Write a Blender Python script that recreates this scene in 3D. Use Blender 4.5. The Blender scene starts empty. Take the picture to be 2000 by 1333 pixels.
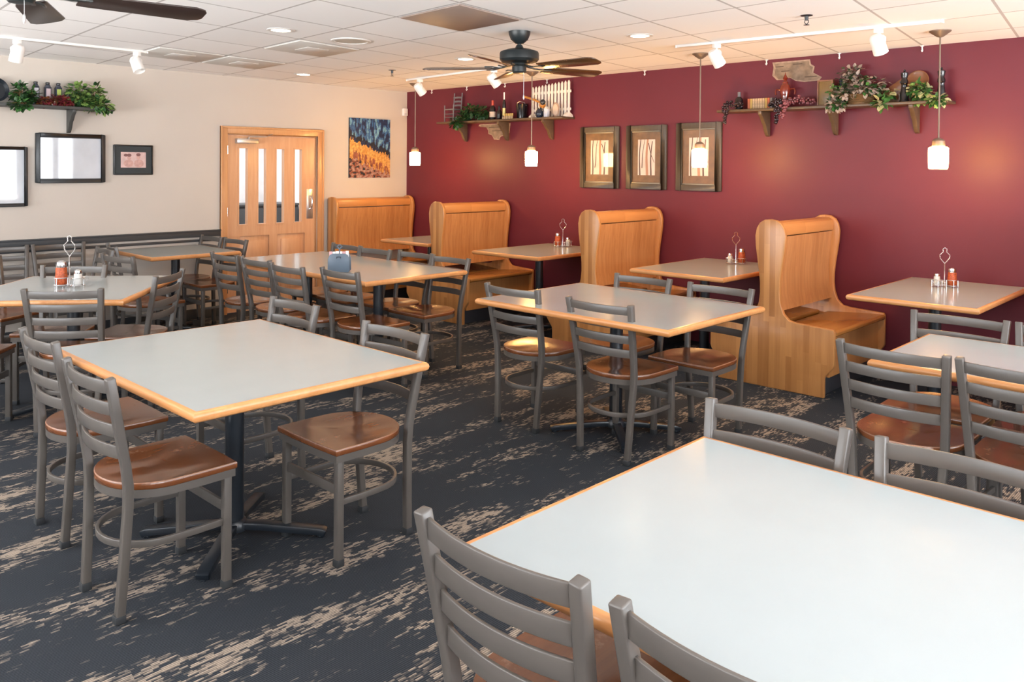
import bpy, bmesh, math, random
from mathutils import Vector, Matrix
PI = math.pi
SC = bpy.context.scene
COL = SC.collection

# ------------------------------------------------------------------ materials
def srgb(r, g, b):
    f = lambda c: c/12.92 if c <= 0.04045 else ((c+0.055)/1.055)**2.4
    return (f(r/255), f(g/255), f(b/255), 1)

def newmat(name):
    m = bpy.data.materials.new(name); m.use_nodes = True
    nt = m.node_tree; nt.nodes.clear()
    out = nt.nodes.new('ShaderNodeOutputMaterial')
    b = nt.nodes.new('ShaderNodeBsdfPrincipled')
    nt.links.new(b.outputs[0], out.inputs[0])
    return m, nt, b

def N(nt, typ, **kw):
    n = nt.nodes.new(typ)
    for k, v in kw.items():
        if k.startswith('i_'):
            n.inputs[k[2:].replace('_', ' ')].default_value = v
        else:
            setattr(n, k, v)
    return n

def math_node(nt, op, a, b=None, clamp=False):
    n = nt.nodes.new('ShaderNodeMath'); n.operation = op; n.use_clamp = clamp
    for i, v in enumerate((a, b)):
        if v is None: continue
        if isinstance(v, (int, float)): n.inputs[i].default_value = v
        else: nt.links.new(v, n.inputs[i])
    return n.outputs[0]

def ramp(nt, fac, stops):
    r = nt.nodes.new('ShaderNodeValToRGB')
    e = r.color_ramp.elements
    while len(e) < len(stops): e.new(0.5)
    for el, (p, c) in zip(e, stops):
        el.position = p; el.color = c
    nt.links.new(fac, r.inputs[0])
    return r.outputs[0]

def plain(name, col, rough=0.5, metal=0.0, coat=0.0, spec=0.5, var=0.06, vscale=6.0, emit=None, estr=0.0, bump=0.0, trans=0.0):
    """a plain finish with slight procedural mottling"""
    m, nt, b = newmat(name)
    tc = N(nt, 'ShaderNodeTexCoord')
    no = N(nt, 'ShaderNodeTexNoise', i_Scale=vscale, i_Detail=3.0)
    nt.links.new(tc.outputs['Object'], no.inputs['Vector'])
    lo = tuple(c*(1-var) for c in col[:3])+(1,); hi = tuple(min(1, c*(1+var)) for c in col[:3])+(1,)
    nt.links.new(ramp(nt, no.outputs[0], [(0.3, lo), (0.7, hi)]), b.inputs['Base Color'])
    b.inputs['Roughness'].default_value = rough
    b.inputs['Metallic'].default_value = metal
    b.inputs['Coat Weight'].default_value = coat
    b.inputs['Coat Roughness'].default_value = 0.03
    b.inputs['Specular IOR Level'].default_value = spec
    b.inputs['Transmission Weight'].default_value = trans
    if emit is not None:
        b.inputs['Emission Color'].default_value = emit
        b.inputs['Emission Strength'].default_value = estr
    if bump:
        bp = N(nt, 'ShaderNodeBump', i_Strength=bump, i_Distance=0.002)
        n2 = N(nt, 'ShaderNodeTexNoise', i_Scale=180.0, i_Detail=3.0)
        nt.links.new(tc.outputs['Object'], n2.inputs['Vector'])
        nt.links.new(n2.outputs[0], bp.inputs['Height'])
        nt.links.new(bp.outputs[0], b.inputs['Normal'])
    return m

def wood(name, c1, c2, axis='z', rough=0.35, scale=14.0, stave=0.0, wear=0.0, wearcol=(0.55, 0.42, 0.32, 1), coat=0.15):
    """oak-like grain running along the given object axis; stave = width of glued strips"""
    m, nt, b = newmat(name)
    tc = N(nt, 'ShaderNodeTexCoord')
    mp = N(nt, 'ShaderNodeMapping')
    s = [scale]*3; s['xyz'.index(axis)] = scale*0.06
    mp.inputs['Scale'].default_value = s
    nt.links.new(tc.outputs['Object'], mp.inputs['Vector'])
    n1 = N(nt, 'ShaderNodeTexNoise', i_Scale=1.0, i_Detail=6.0, i_Roughness=0.65, i_Distortion=1.2)
    nt.links.new(mp.outputs[0], n1.inputs['Vector'])
    n2 = N(nt, 'ShaderNodeTexNoise', i_Scale=7.0, i_Detail=3.0)
    nt.links.new(mp.outputs[0], n2.inputs['Vector'])
    f = math_node(nt, 'ADD', math_node(nt, 'MULTIPLY', n1.outputs[0], 0.75), math_node(nt, 'MULTIPLY', n2.outputs[0], 0.25))
    if stave:
        sep = N(nt, 'ShaderNodeSeparateXYZ'); nt.links.new(tc.outputs['Object'], sep.inputs[0])
        others = [a for a in 'xyz' if a != axis]
        i0 = math_node(nt, 'FLOOR', math_node(nt, 'DIVIDE', sep.outputs['xyz'.index(others[0])], stave))
        w0 = N(nt, 'ShaderNodeTexWhiteNoise', noise_dimensions='1D'); nt.links.new(i0, w0.inputs['W'])
        al = math_node(nt, 'ADD', math_node(nt, 'DIVIDE', sep.outputs['xyz'.index(axis)], 0.55), math_node(nt, 'MULTIPLY', w0.outputs[0], 7.0))
        cmb = N(nt, 'ShaderNodeCombineXYZ')
        nt.links.new(i0, cmb.inputs[0]); nt.links.new(math_node(nt, 'FLOOR', al), cmb.inputs[1])
        w1 = N(nt, 'ShaderNodeTexWhiteNoise', noise_dimensions='2D'); nt.links.new(cmb.outputs[0], w1.inputs['Vector'])
        f = math_node(nt, 'ADD', math_node(nt, 'MULTIPLY', f, 0.62), math_node(nt, 'MULTIPLY', w1.outputs[0], 0.36))
    mid = tuple((a+c)/2 for a, c in zip(c1, c2))
    col = ramp(nt, f, [(0.28, c1), (0.5, mid), (0.72, c2)])
    rgh = rough
    if wear:
        n3 = N(nt, 'ShaderNodeTexNoise', i_Scale=9.0, i_Detail=8.0, i_Roughness=0.75)
        nt.links.new(tc.outputs['Object'], n3.inputs['Vector'])
        wf = ramp(nt, n3.outputs[0], [(0.60, (0, 0, 0, 1)), (0.70, (wear, wear, wear, 1))])
        mx = N(nt, 'ShaderNodeMix', data_type='RGBA')
        nt.links.new(wf, mx.inputs['Factor']); nt.links.new(col, mx.inputs['A']); mx.inputs['B'].default_value = wearcol
        col = mx.outputs['Result']
    nt.links.new(col, b.inputs['Base Color'])
    b.inputs['Roughness'].default_value = rgh
    b.inputs['Coat Weight'].default_value = coat
    b.inputs['Coat Roughness'].default_value = 0.15
    bp = N(nt, 'ShaderNodeBump', i_Strength=0.08, i_Distance=0.001)
    nt.links.new(n2.outputs[0], bp.inputs['Height']); nt.links.new(bp.outputs[0], b.inputs['Normal'])
    return m

def carpet_mat():
    m, nt, b = newmat('carpet')
    tc = N(nt, 'ShaderNodeTexCoord')
    sep = N(nt, 'ShaderNodeSeparateXYZ'); nt.links.new(tc.outputs['Object'], sep.inputs[0])
    # planks 0.25 x 1 m, staggered; each plank shifts the streak pattern a little
    ix = math_node(nt, 'FLOOR', math_node(nt, 'DIVIDE', sep.outputs[0], 0.25))
    st = N(nt, 'ShaderNodeTexWhiteNoise', noise_dimensions='1D'); nt.links.new(ix, st.inputs['W'])
    iy = math_node(nt, 'FLOOR', math_node(nt, 'ADD', sep.outputs[1], st.outputs[0]))
    cb = N(nt, 'ShaderNodeCombineXYZ'); nt.links.new(ix, cb.inputs[0]); nt.links.new(iy, cb.inputs[1])
    pw = N(nt, 'ShaderNodeTexWhiteNoise', noise_dimensions='2D'); nt.links.new(cb.outputs[0], pw.inputs['Vector'])
    def noise(sx, sy, det, rough=0.6, dist=0.0):
        mp = N(nt, 'ShaderNodeMapping'); mp.inputs['Scale'].default_value = (sx, sy, 1)
        nt.links.new(tc.outputs['Object'], mp.inputs['Vector'])
        n = N(nt, 'ShaderNodeTexNoise', i_Scale=1.0, i_Detail=det, i_Roughness=rough, i_Distortion=dist)
        nt.links.new(mp.outputs[0], n.inputs['Vector']); return n.outputs[0]
    a = noise(4.8, 1.15, 2.0, 0.5, 0.0)
    bb = noise(22.0, 7.0, 3.0, 0.65)
    c = noise(150.0, 16.0, 3.0, 0.7)
    row = math_node(nt, 'FLOOR', math_node(nt, 'DIVIDE', sep.outputs[0], 0.0085))     # one tuft row
    rj = N(nt, 'ShaderNodeTexWhiteNoise', noise_dimensions='1D'); nt.links.new(row, rj.inputs['W'])
    dash = math_node(nt, 'FLOOR', math_node(nt, 'ADD', math_node(nt, 'DIVIDE', sep.outputs[1], 0.028), math_node(nt, 'MULTIPLY', rj.outputs[0], 9.0)))
    cg = N(nt, 'ShaderNodeCombineXYZ'); nt.links.new(row, cg.inputs[0]); nt.links.new(dash, cg.inputs[1])
    gw = N(nt, 'ShaderNodeTexWhiteNoise', noise_dimensions='2D'); nt.links.new(cg.outputs[0], gw.inputs['Vector'])
    g = gw.outputs[0]
    v = math_node(nt, 'ADD', math_node(nt, 'MULTIPLY', a, 0.62), math_node(nt, 'MULTIPLY', bb, 0.38))
    v = math_node(nt, 'ADD', v, math_node(nt, 'MULTIPLY', math_node(nt, 'SUBTRACT', pw.outputs[0], 0.5), 0.06))
    v = math_node(nt, 'ADD', v, math_node(nt, 'MULTIPLY', math_node(nt, 'SUBTRACT', c, 0.5), 0.16))
    v = math_node(nt, 'ADD', v, math_node(nt, 'MULTIPLY', math_node(nt, 'SUBTRACT', g, 0.5), 0.15))
    fac = ramp(nt, v, [(0.552, (0, 0, 0, 1)), (0.592, (0.5, 0.5, 0.5, 1)), (0.63, (1, 1, 1, 1))])
    rib = math_node(nt, 'SINE', math_node(nt, 'MULTIPLY', sep.outputs[0], 2*PI/0.0085))
    ribf = math_node(nt, 'ADD', math_node(nt, 'MULTIPLY', rib, 0.34), 0.80)
    fl = noise(420.0, 300.0, 1.0)
    ribf = math_node(nt, 'MULTIPLY', ribf, math_node(nt, 'ADD', math_node(nt, 'MULTIPLY', fl, 0.9), 0.55))
    mx = N(nt, 'ShaderNodeMix', data_type='RGBA')
    nt.links.new(fac, mx.inputs['Factor'])
    mx.inputs['A'].default_value = (0.036, 0.042, 0.052, 1); mx.inputs['B'].default_value = (0.36, 0.295, 0.24, 1)
    m2 = N(nt, 'ShaderNodeMix', data_type='RGBA', blend_type='MULTIPLY'); m2.inputs['Factor'].default_value = 1
    nt.links.new(mx.outputs['Result'], m2.inputs['A'])
    cc = N(nt, 'ShaderNodeCombineColor')
    for i in range(3): nt.links.new(ribf, cc.inputs[i])
    nt.links.new(cc.outputs[0], m2.inputs['B'])
    nt.links.new(m2.outputs['Result'], b.inputs['Base Color'])
    b.inputs['Roughness'].default_value = 0.95
    b.inputs['Specular IOR Level'].default_value = 0.15
    bp = N(nt, 'ShaderNodeBump', i_Strength=0.5, i_Distance=0.003)
    nt.links.new(ribf, bp.inputs['Height']); nt.links.new(bp.outputs[0], b.inputs['Normal'])
    return m

# ceiling grid: cell lines at u = U0 + PITCH k, v = V0 - PITCH j, with u, v slightly skewed against the walls
PITCH, U0, V0, KA, KB = 0.6096, 0.486, -0.59, 0.13, 0.07
def cell_xy(u, v):
    d = 1-KA*KB
    return ((u-KA*v)/d, (v-KB*u)/d)

def ceiling_mat():
    m, nt, b = newmat('ceiling_tile')
    tc = N(nt, 'ShaderNodeTexCoord')
    sep = N(nt, 'ShaderNodeSeparateXYZ'); nt.links.new(tc.outputs['Object'], sep.inputs[0])
    X, Y = sep.outputs[0], sep.outputs[1]
    u = math_node(nt, 'ADD', X, math_node(nt, 'MULTIPLY', Y, KA))
    v = math_node(nt, 'ADD', Y, math_node(nt, 'MULTIPLY', X, KB))
    def line(t, off):
        q = math_node(nt, 'FRACT', math_node(nt, 'DIVIDE', math_node(nt, 'SUBTRACT', t, off-PITCH*60), PITCH))
        d = math_node(nt, 'ABSOLUTE', math_node(nt, 'SUBTRACT', q, 0.5))
        return math_node(nt, 'GREATER_THAN', d, 0.5-0.008/PITCH)
    ln = math_node(nt, 'MAXIMUM', line(u, U0), line(v, V0))
    n = N(nt, 'ShaderNodeTexNoise', i_Scale=70.0, i_Detail=4.0, i_Roughness=0.7)
    nt.links.new(tc.outputs['Object'], n.inputs['Vector'])
    iu = math_node(nt, 'FLOOR', math_node(nt, 'DIVIDE', math_node(nt, 'SUBTRACT', u, U0), PITCH))
    iv = math_node(nt, 'FLOOR', math_node(nt, 'DIVIDE', math_node(nt, 'SUBTRACT', v, V0), PITCH))
    cb = N(nt, 'ShaderNodeCombineXYZ'); nt.links.new(iu, cb.inputs[0]); nt.links.new(iv, cb.inputs[1])
    w = N(nt, 'ShaderNodeTexWhiteNoise', noise_dimensions='2D'); nt.links.new(cb.outputs[0], w.inputs['Vector'])
    base = ramp(nt, math_node(nt, 'ADD', math_node(nt, 'MULTIPLY', n.outputs[0], 0.4), math_node(nt, 'MULTIPLY', w.outputs[0], 0.6)),
                [(0.2, (0.86, 0.845, 0.84, 1)), (0.8, (0.90, 0.885, 0.88, 1))])
    mx = N(nt, 'ShaderNodeMix', data_type='RGBA')
    nt.links.new(ln, mx.inputs['Factor']); nt.links.new(base, mx.inputs['A']); mx.inputs['B'].default_value = (0.50, 0.47, 0.46, 1)
    nt.links.new(mx.outputs['Result'], b.inputs['Base Color'])
    b.inputs['Roughness'].default_value = 0.9
    bp = N(nt, 'ShaderNodeBump', i_Strength=0.15, i_Distance=0.002)
    nt.links.new(n.outputs[0], bp.inputs['Height']); nt.links.new(bp.outputs[0], b.inputs['Normal'])
    return m

def emis(name, col, strength):
    m, nt, b = newmat(name)
    b.inputs['Base Color'].default_value = (0.8, 0.8, 0.8, 1)
    b.inputs['Emission Color'].default_value = col
    b.inputs['Emission Strength'].default_value = strength
    return m

def glass_mat(name, tint=(1, 1, 1, 1), refl=0.12):
    m = bpy.data.materials.new(name); m.use_nodes = True
    nt = m.node_tree; nt.nodes.clear()
    out = nt.nodes.new('ShaderNodeOutputMaterial')
    t = N(nt, 'ShaderNodeBsdfTransparent'); t.inputs[0].default_value = tint
    g = N(nt, 'ShaderNodeBsdfGlossy'); g.inputs['Roughness'].default_value = 0.02
    lw = N(nt, 'ShaderNodeLayerWeight'); lw.inputs[0].default_value = refl
    mx = N(nt, 'ShaderNodeMixShader')
    nt.links.new(lw.outputs['Fresnel'], mx.inputs[0]); nt.links.new(t.outputs[0], mx.inputs[1]); nt.links.new(g.outputs[0], mx.inputs[2])
    nt.links.new(mx.outputs[0], out.inputs[0])
    return m

M = {}
M['carpet'] = carpet_mat()
M['ceiling'] = ceiling_mat()
M['cream'] = plain('cream_paint', (0.55, 0.495, 0.44, 1), 0.75, var=0.02, vscale=2, bump=0.1)
M['red'] = plain('burgundy_paint', (0.128, 0.020, 0.031, 1), 0.42, var=0.05, vscale=2.5, bump=0.12, spec=0.26)
M['rail'] = plain('charcoal_paint', (0.042, 0.047, 0.053, 1), 0.45)
M['metal'] = plain('grey_brown_powder_coat', (0.098, 0.086, 0.077, 1), 0.32, var=0.05, spec=0.6)
M['rubber'] = plain('dark_rubber', (0.02, 0.022, 0.025, 1), 0.7)
M['seat'] = wood('seat_wood', (0.10, 0.030, 0.010, 1), (0.215, 0.070, 0.023, 1), 'y', 0.22, 10, wear=0.55, wearcol=(0.42, 0.24, 0.15, 1), coat=0.35)
M['seat_edge'] = wood('seat_worn_edge', (0.13, 0.045, 0.022, 1), (0.36, 0.19, 0.115, 1), 'y', 0.35, 40)
M['laminate'] = plain('grey_laminate', (0.355, 0.395, 0.405, 1), 0.17, var=0.015, spec=0.6)
M['nosing'] = wood('oak_nosing', (0.52, 0.21, 0.065, 1), (0.68, 0.33, 0.13, 1), 'x', 0.3, 10)
M['black'] = plain('black_enamel', (0.012, 0.016, 0.022, 1), 0.3, spec=0.6)
M['oak_side'] = wood('oak_staves', (0.36, 0.145, 0.042, 1), (0.58, 0.275, 0.095, 1), 'z', 0.33, 12, stave=0.042)
M['oak_veneer'] = wood('oak_veneer', (0.33, 0.125, 0.038, 1), (0.60, 0.305, 0.125, 1), 'z', 0.33, 13)
M['oak_cap'] = wood('oak_cap', (0.43, 0.175, 0.052, 1), (0.60, 0.275, 0.092, 1), 'y', 0.33, 9, stave=0.06)
M['oak_seat'] = wood('oak_seat', (0.32, 0.13, 0.032, 1), (0.46, 0.205, 0.056, 1), 'y', 0.25, 10)
M['door_oak'] = wood('door_oak', (0.54, 0.275, 0.14, 1), (0.68, 0.40, 0.235, 1), 'z', 0.35, 13)
M['casing_oak'] = wood('casing_oak', (0.50, 0.235, 0.09, 1), (0.64, 0.33, 0.15, 1), 'z', 0.35, 11)
M['chrome'] = plain('chrome', (0.80, 0.80, 0.82, 1), 0.12, metal=1.0)
M['steel'] = plain('brushed_steel', (0.55, 0.56, 0.58, 1), 0.3, metal=0.9)
M['bronze'] = plain('bronze_paint', (0.21, 0.155, 0.115, 1), 0.4, metal=0.4)
M['shelf'] = wood('shelf_brown', (0.065, 0.038, 0.020, 1), (0.115, 0.072, 0.040, 1), 'x', 0.45, 8)
M['shelf_dark'] = plain('shelf_charcoal', (0.055, 0.055, 0.052, 1), 0.5)
M['white'] = plain('white_enamel', (0.82, 0.80, 0.77, 1), 0.35, var=0.02)
M['white_wood'] = plain('white_painted_wood', (0.80, 0.71, 0.61, 1), 0.5, var=0.05, vscale=20)
M['glow'] = emis('pendant_glow', (1.0, 0.54, 0.17, 1), 120.0)
M['lamp'] = emis('recessed_lamp', (1.0, 0.86, 0.66, 1), 12.0)
M['fan_black'] = plain('fan_black', (0.012, 0.017, 0.019, 1), 0.4)
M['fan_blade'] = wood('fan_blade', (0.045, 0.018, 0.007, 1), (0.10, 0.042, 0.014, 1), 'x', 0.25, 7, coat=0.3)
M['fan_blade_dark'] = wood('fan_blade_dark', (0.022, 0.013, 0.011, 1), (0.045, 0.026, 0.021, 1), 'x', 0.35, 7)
M['pane'] = glass_mat('clear_glass')
M['frame_black'] = plain('frame_black', (0.013, 0.016, 0.019, 1), 0.3)
M['frame_brown'] = wood('frame_brown', (0.042, 0.032, 0.022, 1), (0.075, 0.056, 0.040, 1), 'z', 0.45, 9, coat=0.0)
M['frame_inner'] = plain('frame_pewter', (0.17, 0.15, 0.12, 1), 0.35, metal=0.3)
M['mat_tan'] = plain('mat_tan', (0.145, 0.07, 0.025, 1), 0.5, coat=0.8, var=0.25, vscale=14)
M['print_pale'] = plain('print_pale', (0.55, 0.57, 0.61, 1), 0.6, coat=1.0, var=0.08, vscale=5)
M['print_pink'] = plain('print_pink', (0.70, 0.52, 0.44, 1), 0.6, coat=1.0, var=0.15, vscale=6)
M['tree_ink'] = plain('tree_ink', (0.10, 0.055, 0.04, 1), 0.6, coat=1.0)
M['trunk_ink'] = plain('trunk_ink', (0.40, 0.19, 0.11, 1), 0.6, coat=1.0)
M['photo_rose'] = plain('photo_rose', (0.60, 0.42, 0.40, 1), 0.6, coat=0.0, var=0.15, vscale=20)
M['photo_dark'] = plain('photo_dark', (0.20, 0.09, 0.085, 1), 0.6, coat=0.0)
M['photo_skin'] = plain('photo_skin', (0.52, 0.31, 0.27, 1), 0.6, coat=0.0, var=0.2, vscale=30)
M['mat_dark'] = plain('mat_dark', (0.022, 0.030, 0.033, 1), 0.6, coat=0.0)
M['leaf'] = plain('leaf_green', (0.045, 0.135, 0.030, 1), 0.45, var=0.5, vscale=16)
M['leaf_dark'] = plain('leaf_dark_green', (0.020, 0.062, 0.018, 1), 0.45, var=0.5, vscale=16)
M['leaf_light'] = plain('leaf_light_green', (0.20, 0.31, 0.08, 1), 0.45, var=0.5, vscale=16)
M['leaf_cream'] = plain('leaf_cream', (0.55, 0.50, 0.26, 1), 0.5, var=0.3, vscale=20)
M['leaf_silver'] = plain('leaf_silver_pink', (0.36, 0.28, 0.235, 1), 0.5, var=0.45, vscale=22)
M['leaf_red'] = plain('garland_red', (0.17, 0.018, 0.026, 1), 0.5, var=0.4, vscale=20)
M['wicker'] = wood('wicker', (0.08, 0.038, 0.013, 1), (0.19, 0.10, 0.034, 1), 'x', 0.7, 60)
M['grape_dark'] = plain('grape_dark', (0.022, 0.010, 0.013, 1), 0.15, var=0.3)
M['grape_pink'] = plain('grape_pink', (0.17, 0.045, 0.052, 1), 0.15, var=0.4, vscale=40)
M['red_glass'] = plain('red_glass', (0.16, 0.018, 0.008, 1), 0.12, coat=0.6)
M['bottle_dark'] = plain('bottle_dark_glass', (0.010, 0.008, 0.010, 1), 0.25, coat=0.2)
M['bottle_blue'] = plain('bottle_blue_glass', (0.012, 0.022, 0.045, 1), 0.12, coat=0.5)
M['foil_red'] = plain('foil_red', (0.45, 0.06, 0.03, 1), 0.3, metal=0.3)
M['foil_gold'] = plain('foil_gold', (0.55, 0.42, 0.16, 1), 0.3, metal=0.5)
M['paper'] = plain('paper_label', (0.60, 0.45, 0.34, 1), 0.7)
M['paper_white'] = plain('paper_white', (0.62, 0.62, 0.68, 1), 0.7)
M['paper_rose'] = plain('paper_rose', (0.60, 0.47, 0.50, 1), 0.7)
M['paper_green'] = plain('paper_green', (0.36, 0.44, 0.10, 1), 0.7)
M['paper_navy'] = plain('paper_navy', (0.03, 0.035, 0.055, 1), 0.4)
M['cork'] = plain('cork', (0.48, 0.33, 0.20, 1), 0.8, var=0.2, vscale=60)
M['cork_red'] = plain('spine_red', (0.42, 0.11, 0.05, 1), 0.6)
M['cork_gold'] = plain('spine_gold', (0.46, 0.30, 0.08, 1), 0.6)
M['honey_wood'] = wood('honey_wood', (0.36, 0.14, 0.025, 1), (0.52, 0.23, 0.05, 1), 'x', 0.35, 20)
M['brown_wood'] = wood('brown_wood', (0.16, 0.055, 0.02, 1), (0.27, 0.10, 0.035, 1), 'x', 0.35, 16)
M['olive_wood'] = wood('olive_wood', (0.13, 0.075, 0.02, 1), (0.22, 0.13, 0.035, 1), 'z', 0.5, 14)
M['pewter'] = plain('pewter_paint', (0.16, 0.145, 0.15, 1), 0.45)
M['stone'] = plain('exposed_stone', (0.235, 0.165, 0.115, 1), 0.9, var=0.35, vscale=18)
M['stone_edge'] = plain('chipped_plaster', (0.38, 0.26, 0.19, 1), 0.9, var=0.25, vscale=30)
M['mortar'] = plain('mortar_gap', (0.10, 0.065, 0.045, 1), 0.9)
M['sauce_red'] = plain('chili_flakes', (0.42, 0.075, 0.018, 1), 0.5, var=0.5, vscale=160)
M['salt'] = plain('salt_glass', (0.62, 0.60, 0.57, 1), 0.15)
M['pepper'] = plain('pepper_glass', (0.12, 0.09, 0.07, 1), 0.15)
M['caddy_blue'] = plain('caddy_blue_grey', (0.095, 0.13, 0.175, 1), 0.38)
M['packet_pink'] = plain('packet_pink', (0.70, 0.40, 0.42, 1), 0.7)
M['packet_white'] = plain('packet_white', (0.82, 0.82, 0.82, 1), 0.7)
M['vent'] = plain('vent_grey', (0.60, 0.575, 0.54, 1), 0.6, var=0.10, vscale=3)
M['vent_mid'] = plain('vent_light', (0.68, 0.65, 0.62, 1), 0.6)
M['return'] = plain('return_panel', (0.27, 0.205, 0.175, 1), 0.5, var=0.10, vscale=2)
M['speaker'] = plain('speaker_cloth', (0.52, 0.47, 0.40, 1), 0.7)
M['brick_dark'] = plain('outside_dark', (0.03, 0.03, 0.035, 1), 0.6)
M['hall_white'] = plain('hall_white', (0.80, 0.80, 0.82, 1), 0.7)
ART = [plain('art_%s' % n, c, 0.6, var=0.35, vscale=40) for n, c in (
    ('night', (0.010, 0.020, 0.065, 1)), ('blue', (0.035, 0.11, 0.26, 1)), ('sky', (0.14, 0.30, 0.42, 1)), ('ochre', (0.52, 0.25, 0.06, 1)),
    ('amber', (0.62, 0.33, 0.10, 1)), ('brick', (0.24, 0.075, 0.045, 1)), ('dusk', (0.33, 0.20, 0.17, 1)), ('black', (0.012, 0.012, 0.02, 1)))]

# ------------------------------------------------------------------ mesh builder
class MB:
    def __init__(s):
        s.v = []; s.f = []; s.mi = []; s.cur = 0
    def add(s, vs, fs):
        o = len(s.v); s.v += [tuple(v) for v in vs]
        for f in fs:
            s.f.append(tuple(i+o for i in f)); s.mi.append(s.cur)
        return s
    def box(s, x0, x1, y0, y1, z0, z1, mat=None):
        vs = [Vector((x, y, z)) for x in (x0, x1) for y in (y0, y1) for z in (z0, z1)]
        if mat is not None: vs = [mat @ v for v in vs]
        return s.add(vs, [(0, 1, 3, 2), (4, 6, 7, 5), (0, 4, 5, 1), (2, 3, 7, 6), (0, 2, 6, 4), (1, 5, 7, 3)])
    def prism(s, poly, plane, a0, a1):
        """poly in 2-D, extruded along the remaining axis: plane 'xz' extrudes along y, 'yz' along x, 'xy' along z"""
        def P(p, a):
            return {'xz': (p[0], a, p[1]), 'yz': (a, p[0], p[1]), 'xy': (p[0], p[1], a)}[plane]
        n = len(poly)
        vs = [P(p, a0) for p in poly]+[P(p, a1) for p in poly]
        fs = [tuple(range(n)), tuple(range(2*n-1, n-1, -1))]
        fs += [(i, i+n, (i+1) % n+n, (i+1) % n) for i in range(n)]
        return s.add(vs, fs)
    def sweep(s, pts, section, up=(0, 0, 1), closed=False):
        """section: list of (a, b) offsets along side and up vectors"""
        pts = [Vector(p) for p in pts]; up = Vector(up); n = len(section); vs = []; m = len(pts)
        for i, p in enumerate(pts):
            if closed: t = pts[(i+1) % m]-pts[i-1]
            else: t = pts[min(i+1, m-1)]-pts[max(i-1, 0)]
            t.normalize()
            side = t.cross(up)
            if side.length < 1e-5: side = t.cross(Vector((0, 1, 0)))
            side.normalize(); u = side.cross(t).normalized()
            vs += [p+side*a+u*b for a, b in section]
        fs = []
        for i in range(m if closed else m-1):
            j = (i+1) % m
            for k in range(n):
                l = (k+1) % n
                fs.append((i*n+k, i*n+l, j*n+l, j*n+k))
        if not closed:
            fs += [tuple(range(n-1, -1, -1)), tuple((m-1)*n+k for k in range(n))]
        return s.add(vs, fs)
    def tube(s, pts, r, seg=8, closed=False, up=(0, 0, 1)):
        return s.sweep(pts, [(r*math.cos(2*PI*k/seg), r*math.sin(2*PI*k/seg)) for k in range(seg)], up, closed)
    def bar(s, pts, w, h, up=(0, 0, 1), closed=False):
        return s.sweep(pts, [(-w/2, -h/2), (w/2, -h/2), (w/2, h/2), (-w/2, h/2)], up, closed)
    def lathe(s, prof, seg=20, c=(0, 0, 0), mat=None):
        vs = []; n = len(prof)
        for k in range(seg):
            a = 2*PI*k/seg
            for r, z in prof:
                v = Vector((c[0]+r*math.cos(a), c[1]+r*math.sin(a), c[2]+z)) if mat is None else mat @ Vector((r*math.cos(a), r*math.sin(a), z))
                vs.append(v)
        fs = []
        for k in range(seg):
            l = (k+1) % seg
            for i in range(n-1):
                fs.append((k*n+i, l*n+i, l*n+i+1, k*n+i+1))
        fs.append(tuple(k*n for k in range(seg-1, -1, -1))); fs.append(tuple(k*n+n-1 for k in range(seg)))
        return s.add(vs, fs)
    def ball(s, c, r, seg=8, sz=1.0):
        prof = [(max(1e-4, r*math.sin(PI*i/(seg//2+2))), -r*sz*math.cos(PI*i/(seg//2+2))) for i in range(seg//2+3)]
        return s.lathe(prof, seg, c)
    def leaf(s, p, d, nrm, L, W):
        d = Vector(d).normalized(); nrm = Vector(nrm)
        side = d.cross(nrm)
        if side.length < 1e-4: side = d.cross(Vector((0.3, 0.5, 0.8)))
        side.normalize(); nn = side.cross(d).normalized(); p = Vector(p)
        vs = [p, p+d*L*.35+side*W*.5+nn*L*.06, p+d*L*.72+side*W*.34+nn*L*.03, p+d*L-nn*L*.08, p+d*L*.72-side*W*.34+nn*L*.03, p+d*L*.35-side*W*.5+nn*L*.06, p+d*L*.5-nn*L*.04]
        return s.add(vs, [(0, 1, 6), (1, 2, 6), (2, 3, 6), (3, 4, 6), (4, 5, 6), (5, 0, 6)])
    def build(s, name, mat, parent=None, bevel=0.0, ang=38, seg=2, loc=None, flat=False):
        bm = bmesh.new()
        vs = [bm.verts.new(v) for v in s.v]
        for f, mi in zip(s.f, s.mi):
            try: fc = bm.faces.new([vs[i] for i in f]); fc.material_index = mi
            except ValueError: pass
        bmesh.ops.remove_doubles(bm, verts=bm.verts, dist=1e-6)
        bmesh.ops.recalc_face_normals(bm, faces=bm.faces)
        if bevel:
            es = [e for e in bm.edges if len(e.link_faces) == 2 and e.calc_face_angle(0) > math.radians(30)]
            bmesh.ops.bevel(bm, geom=es, offset=bevel, segments=seg, profile=0.5, affect='EDGES', clamp_overlap=True)
        me = bpy.data.meshes.new(name); bm.to_mesh(me); bm.free()
        for m in (mat if isinstance(mat, (list, tuple)) else [mat]): me.materials.append(m)
        if not flat:
            me.shade_smooth(); me.set_sharp_from_angle(angle=math.radians(ang))
        o = bpy.data.objects.new(name, me); COL.objects.link(o)
        if parent is not None: o.parent = parent
        if loc is not None: o.location = loc
        return o

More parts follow.
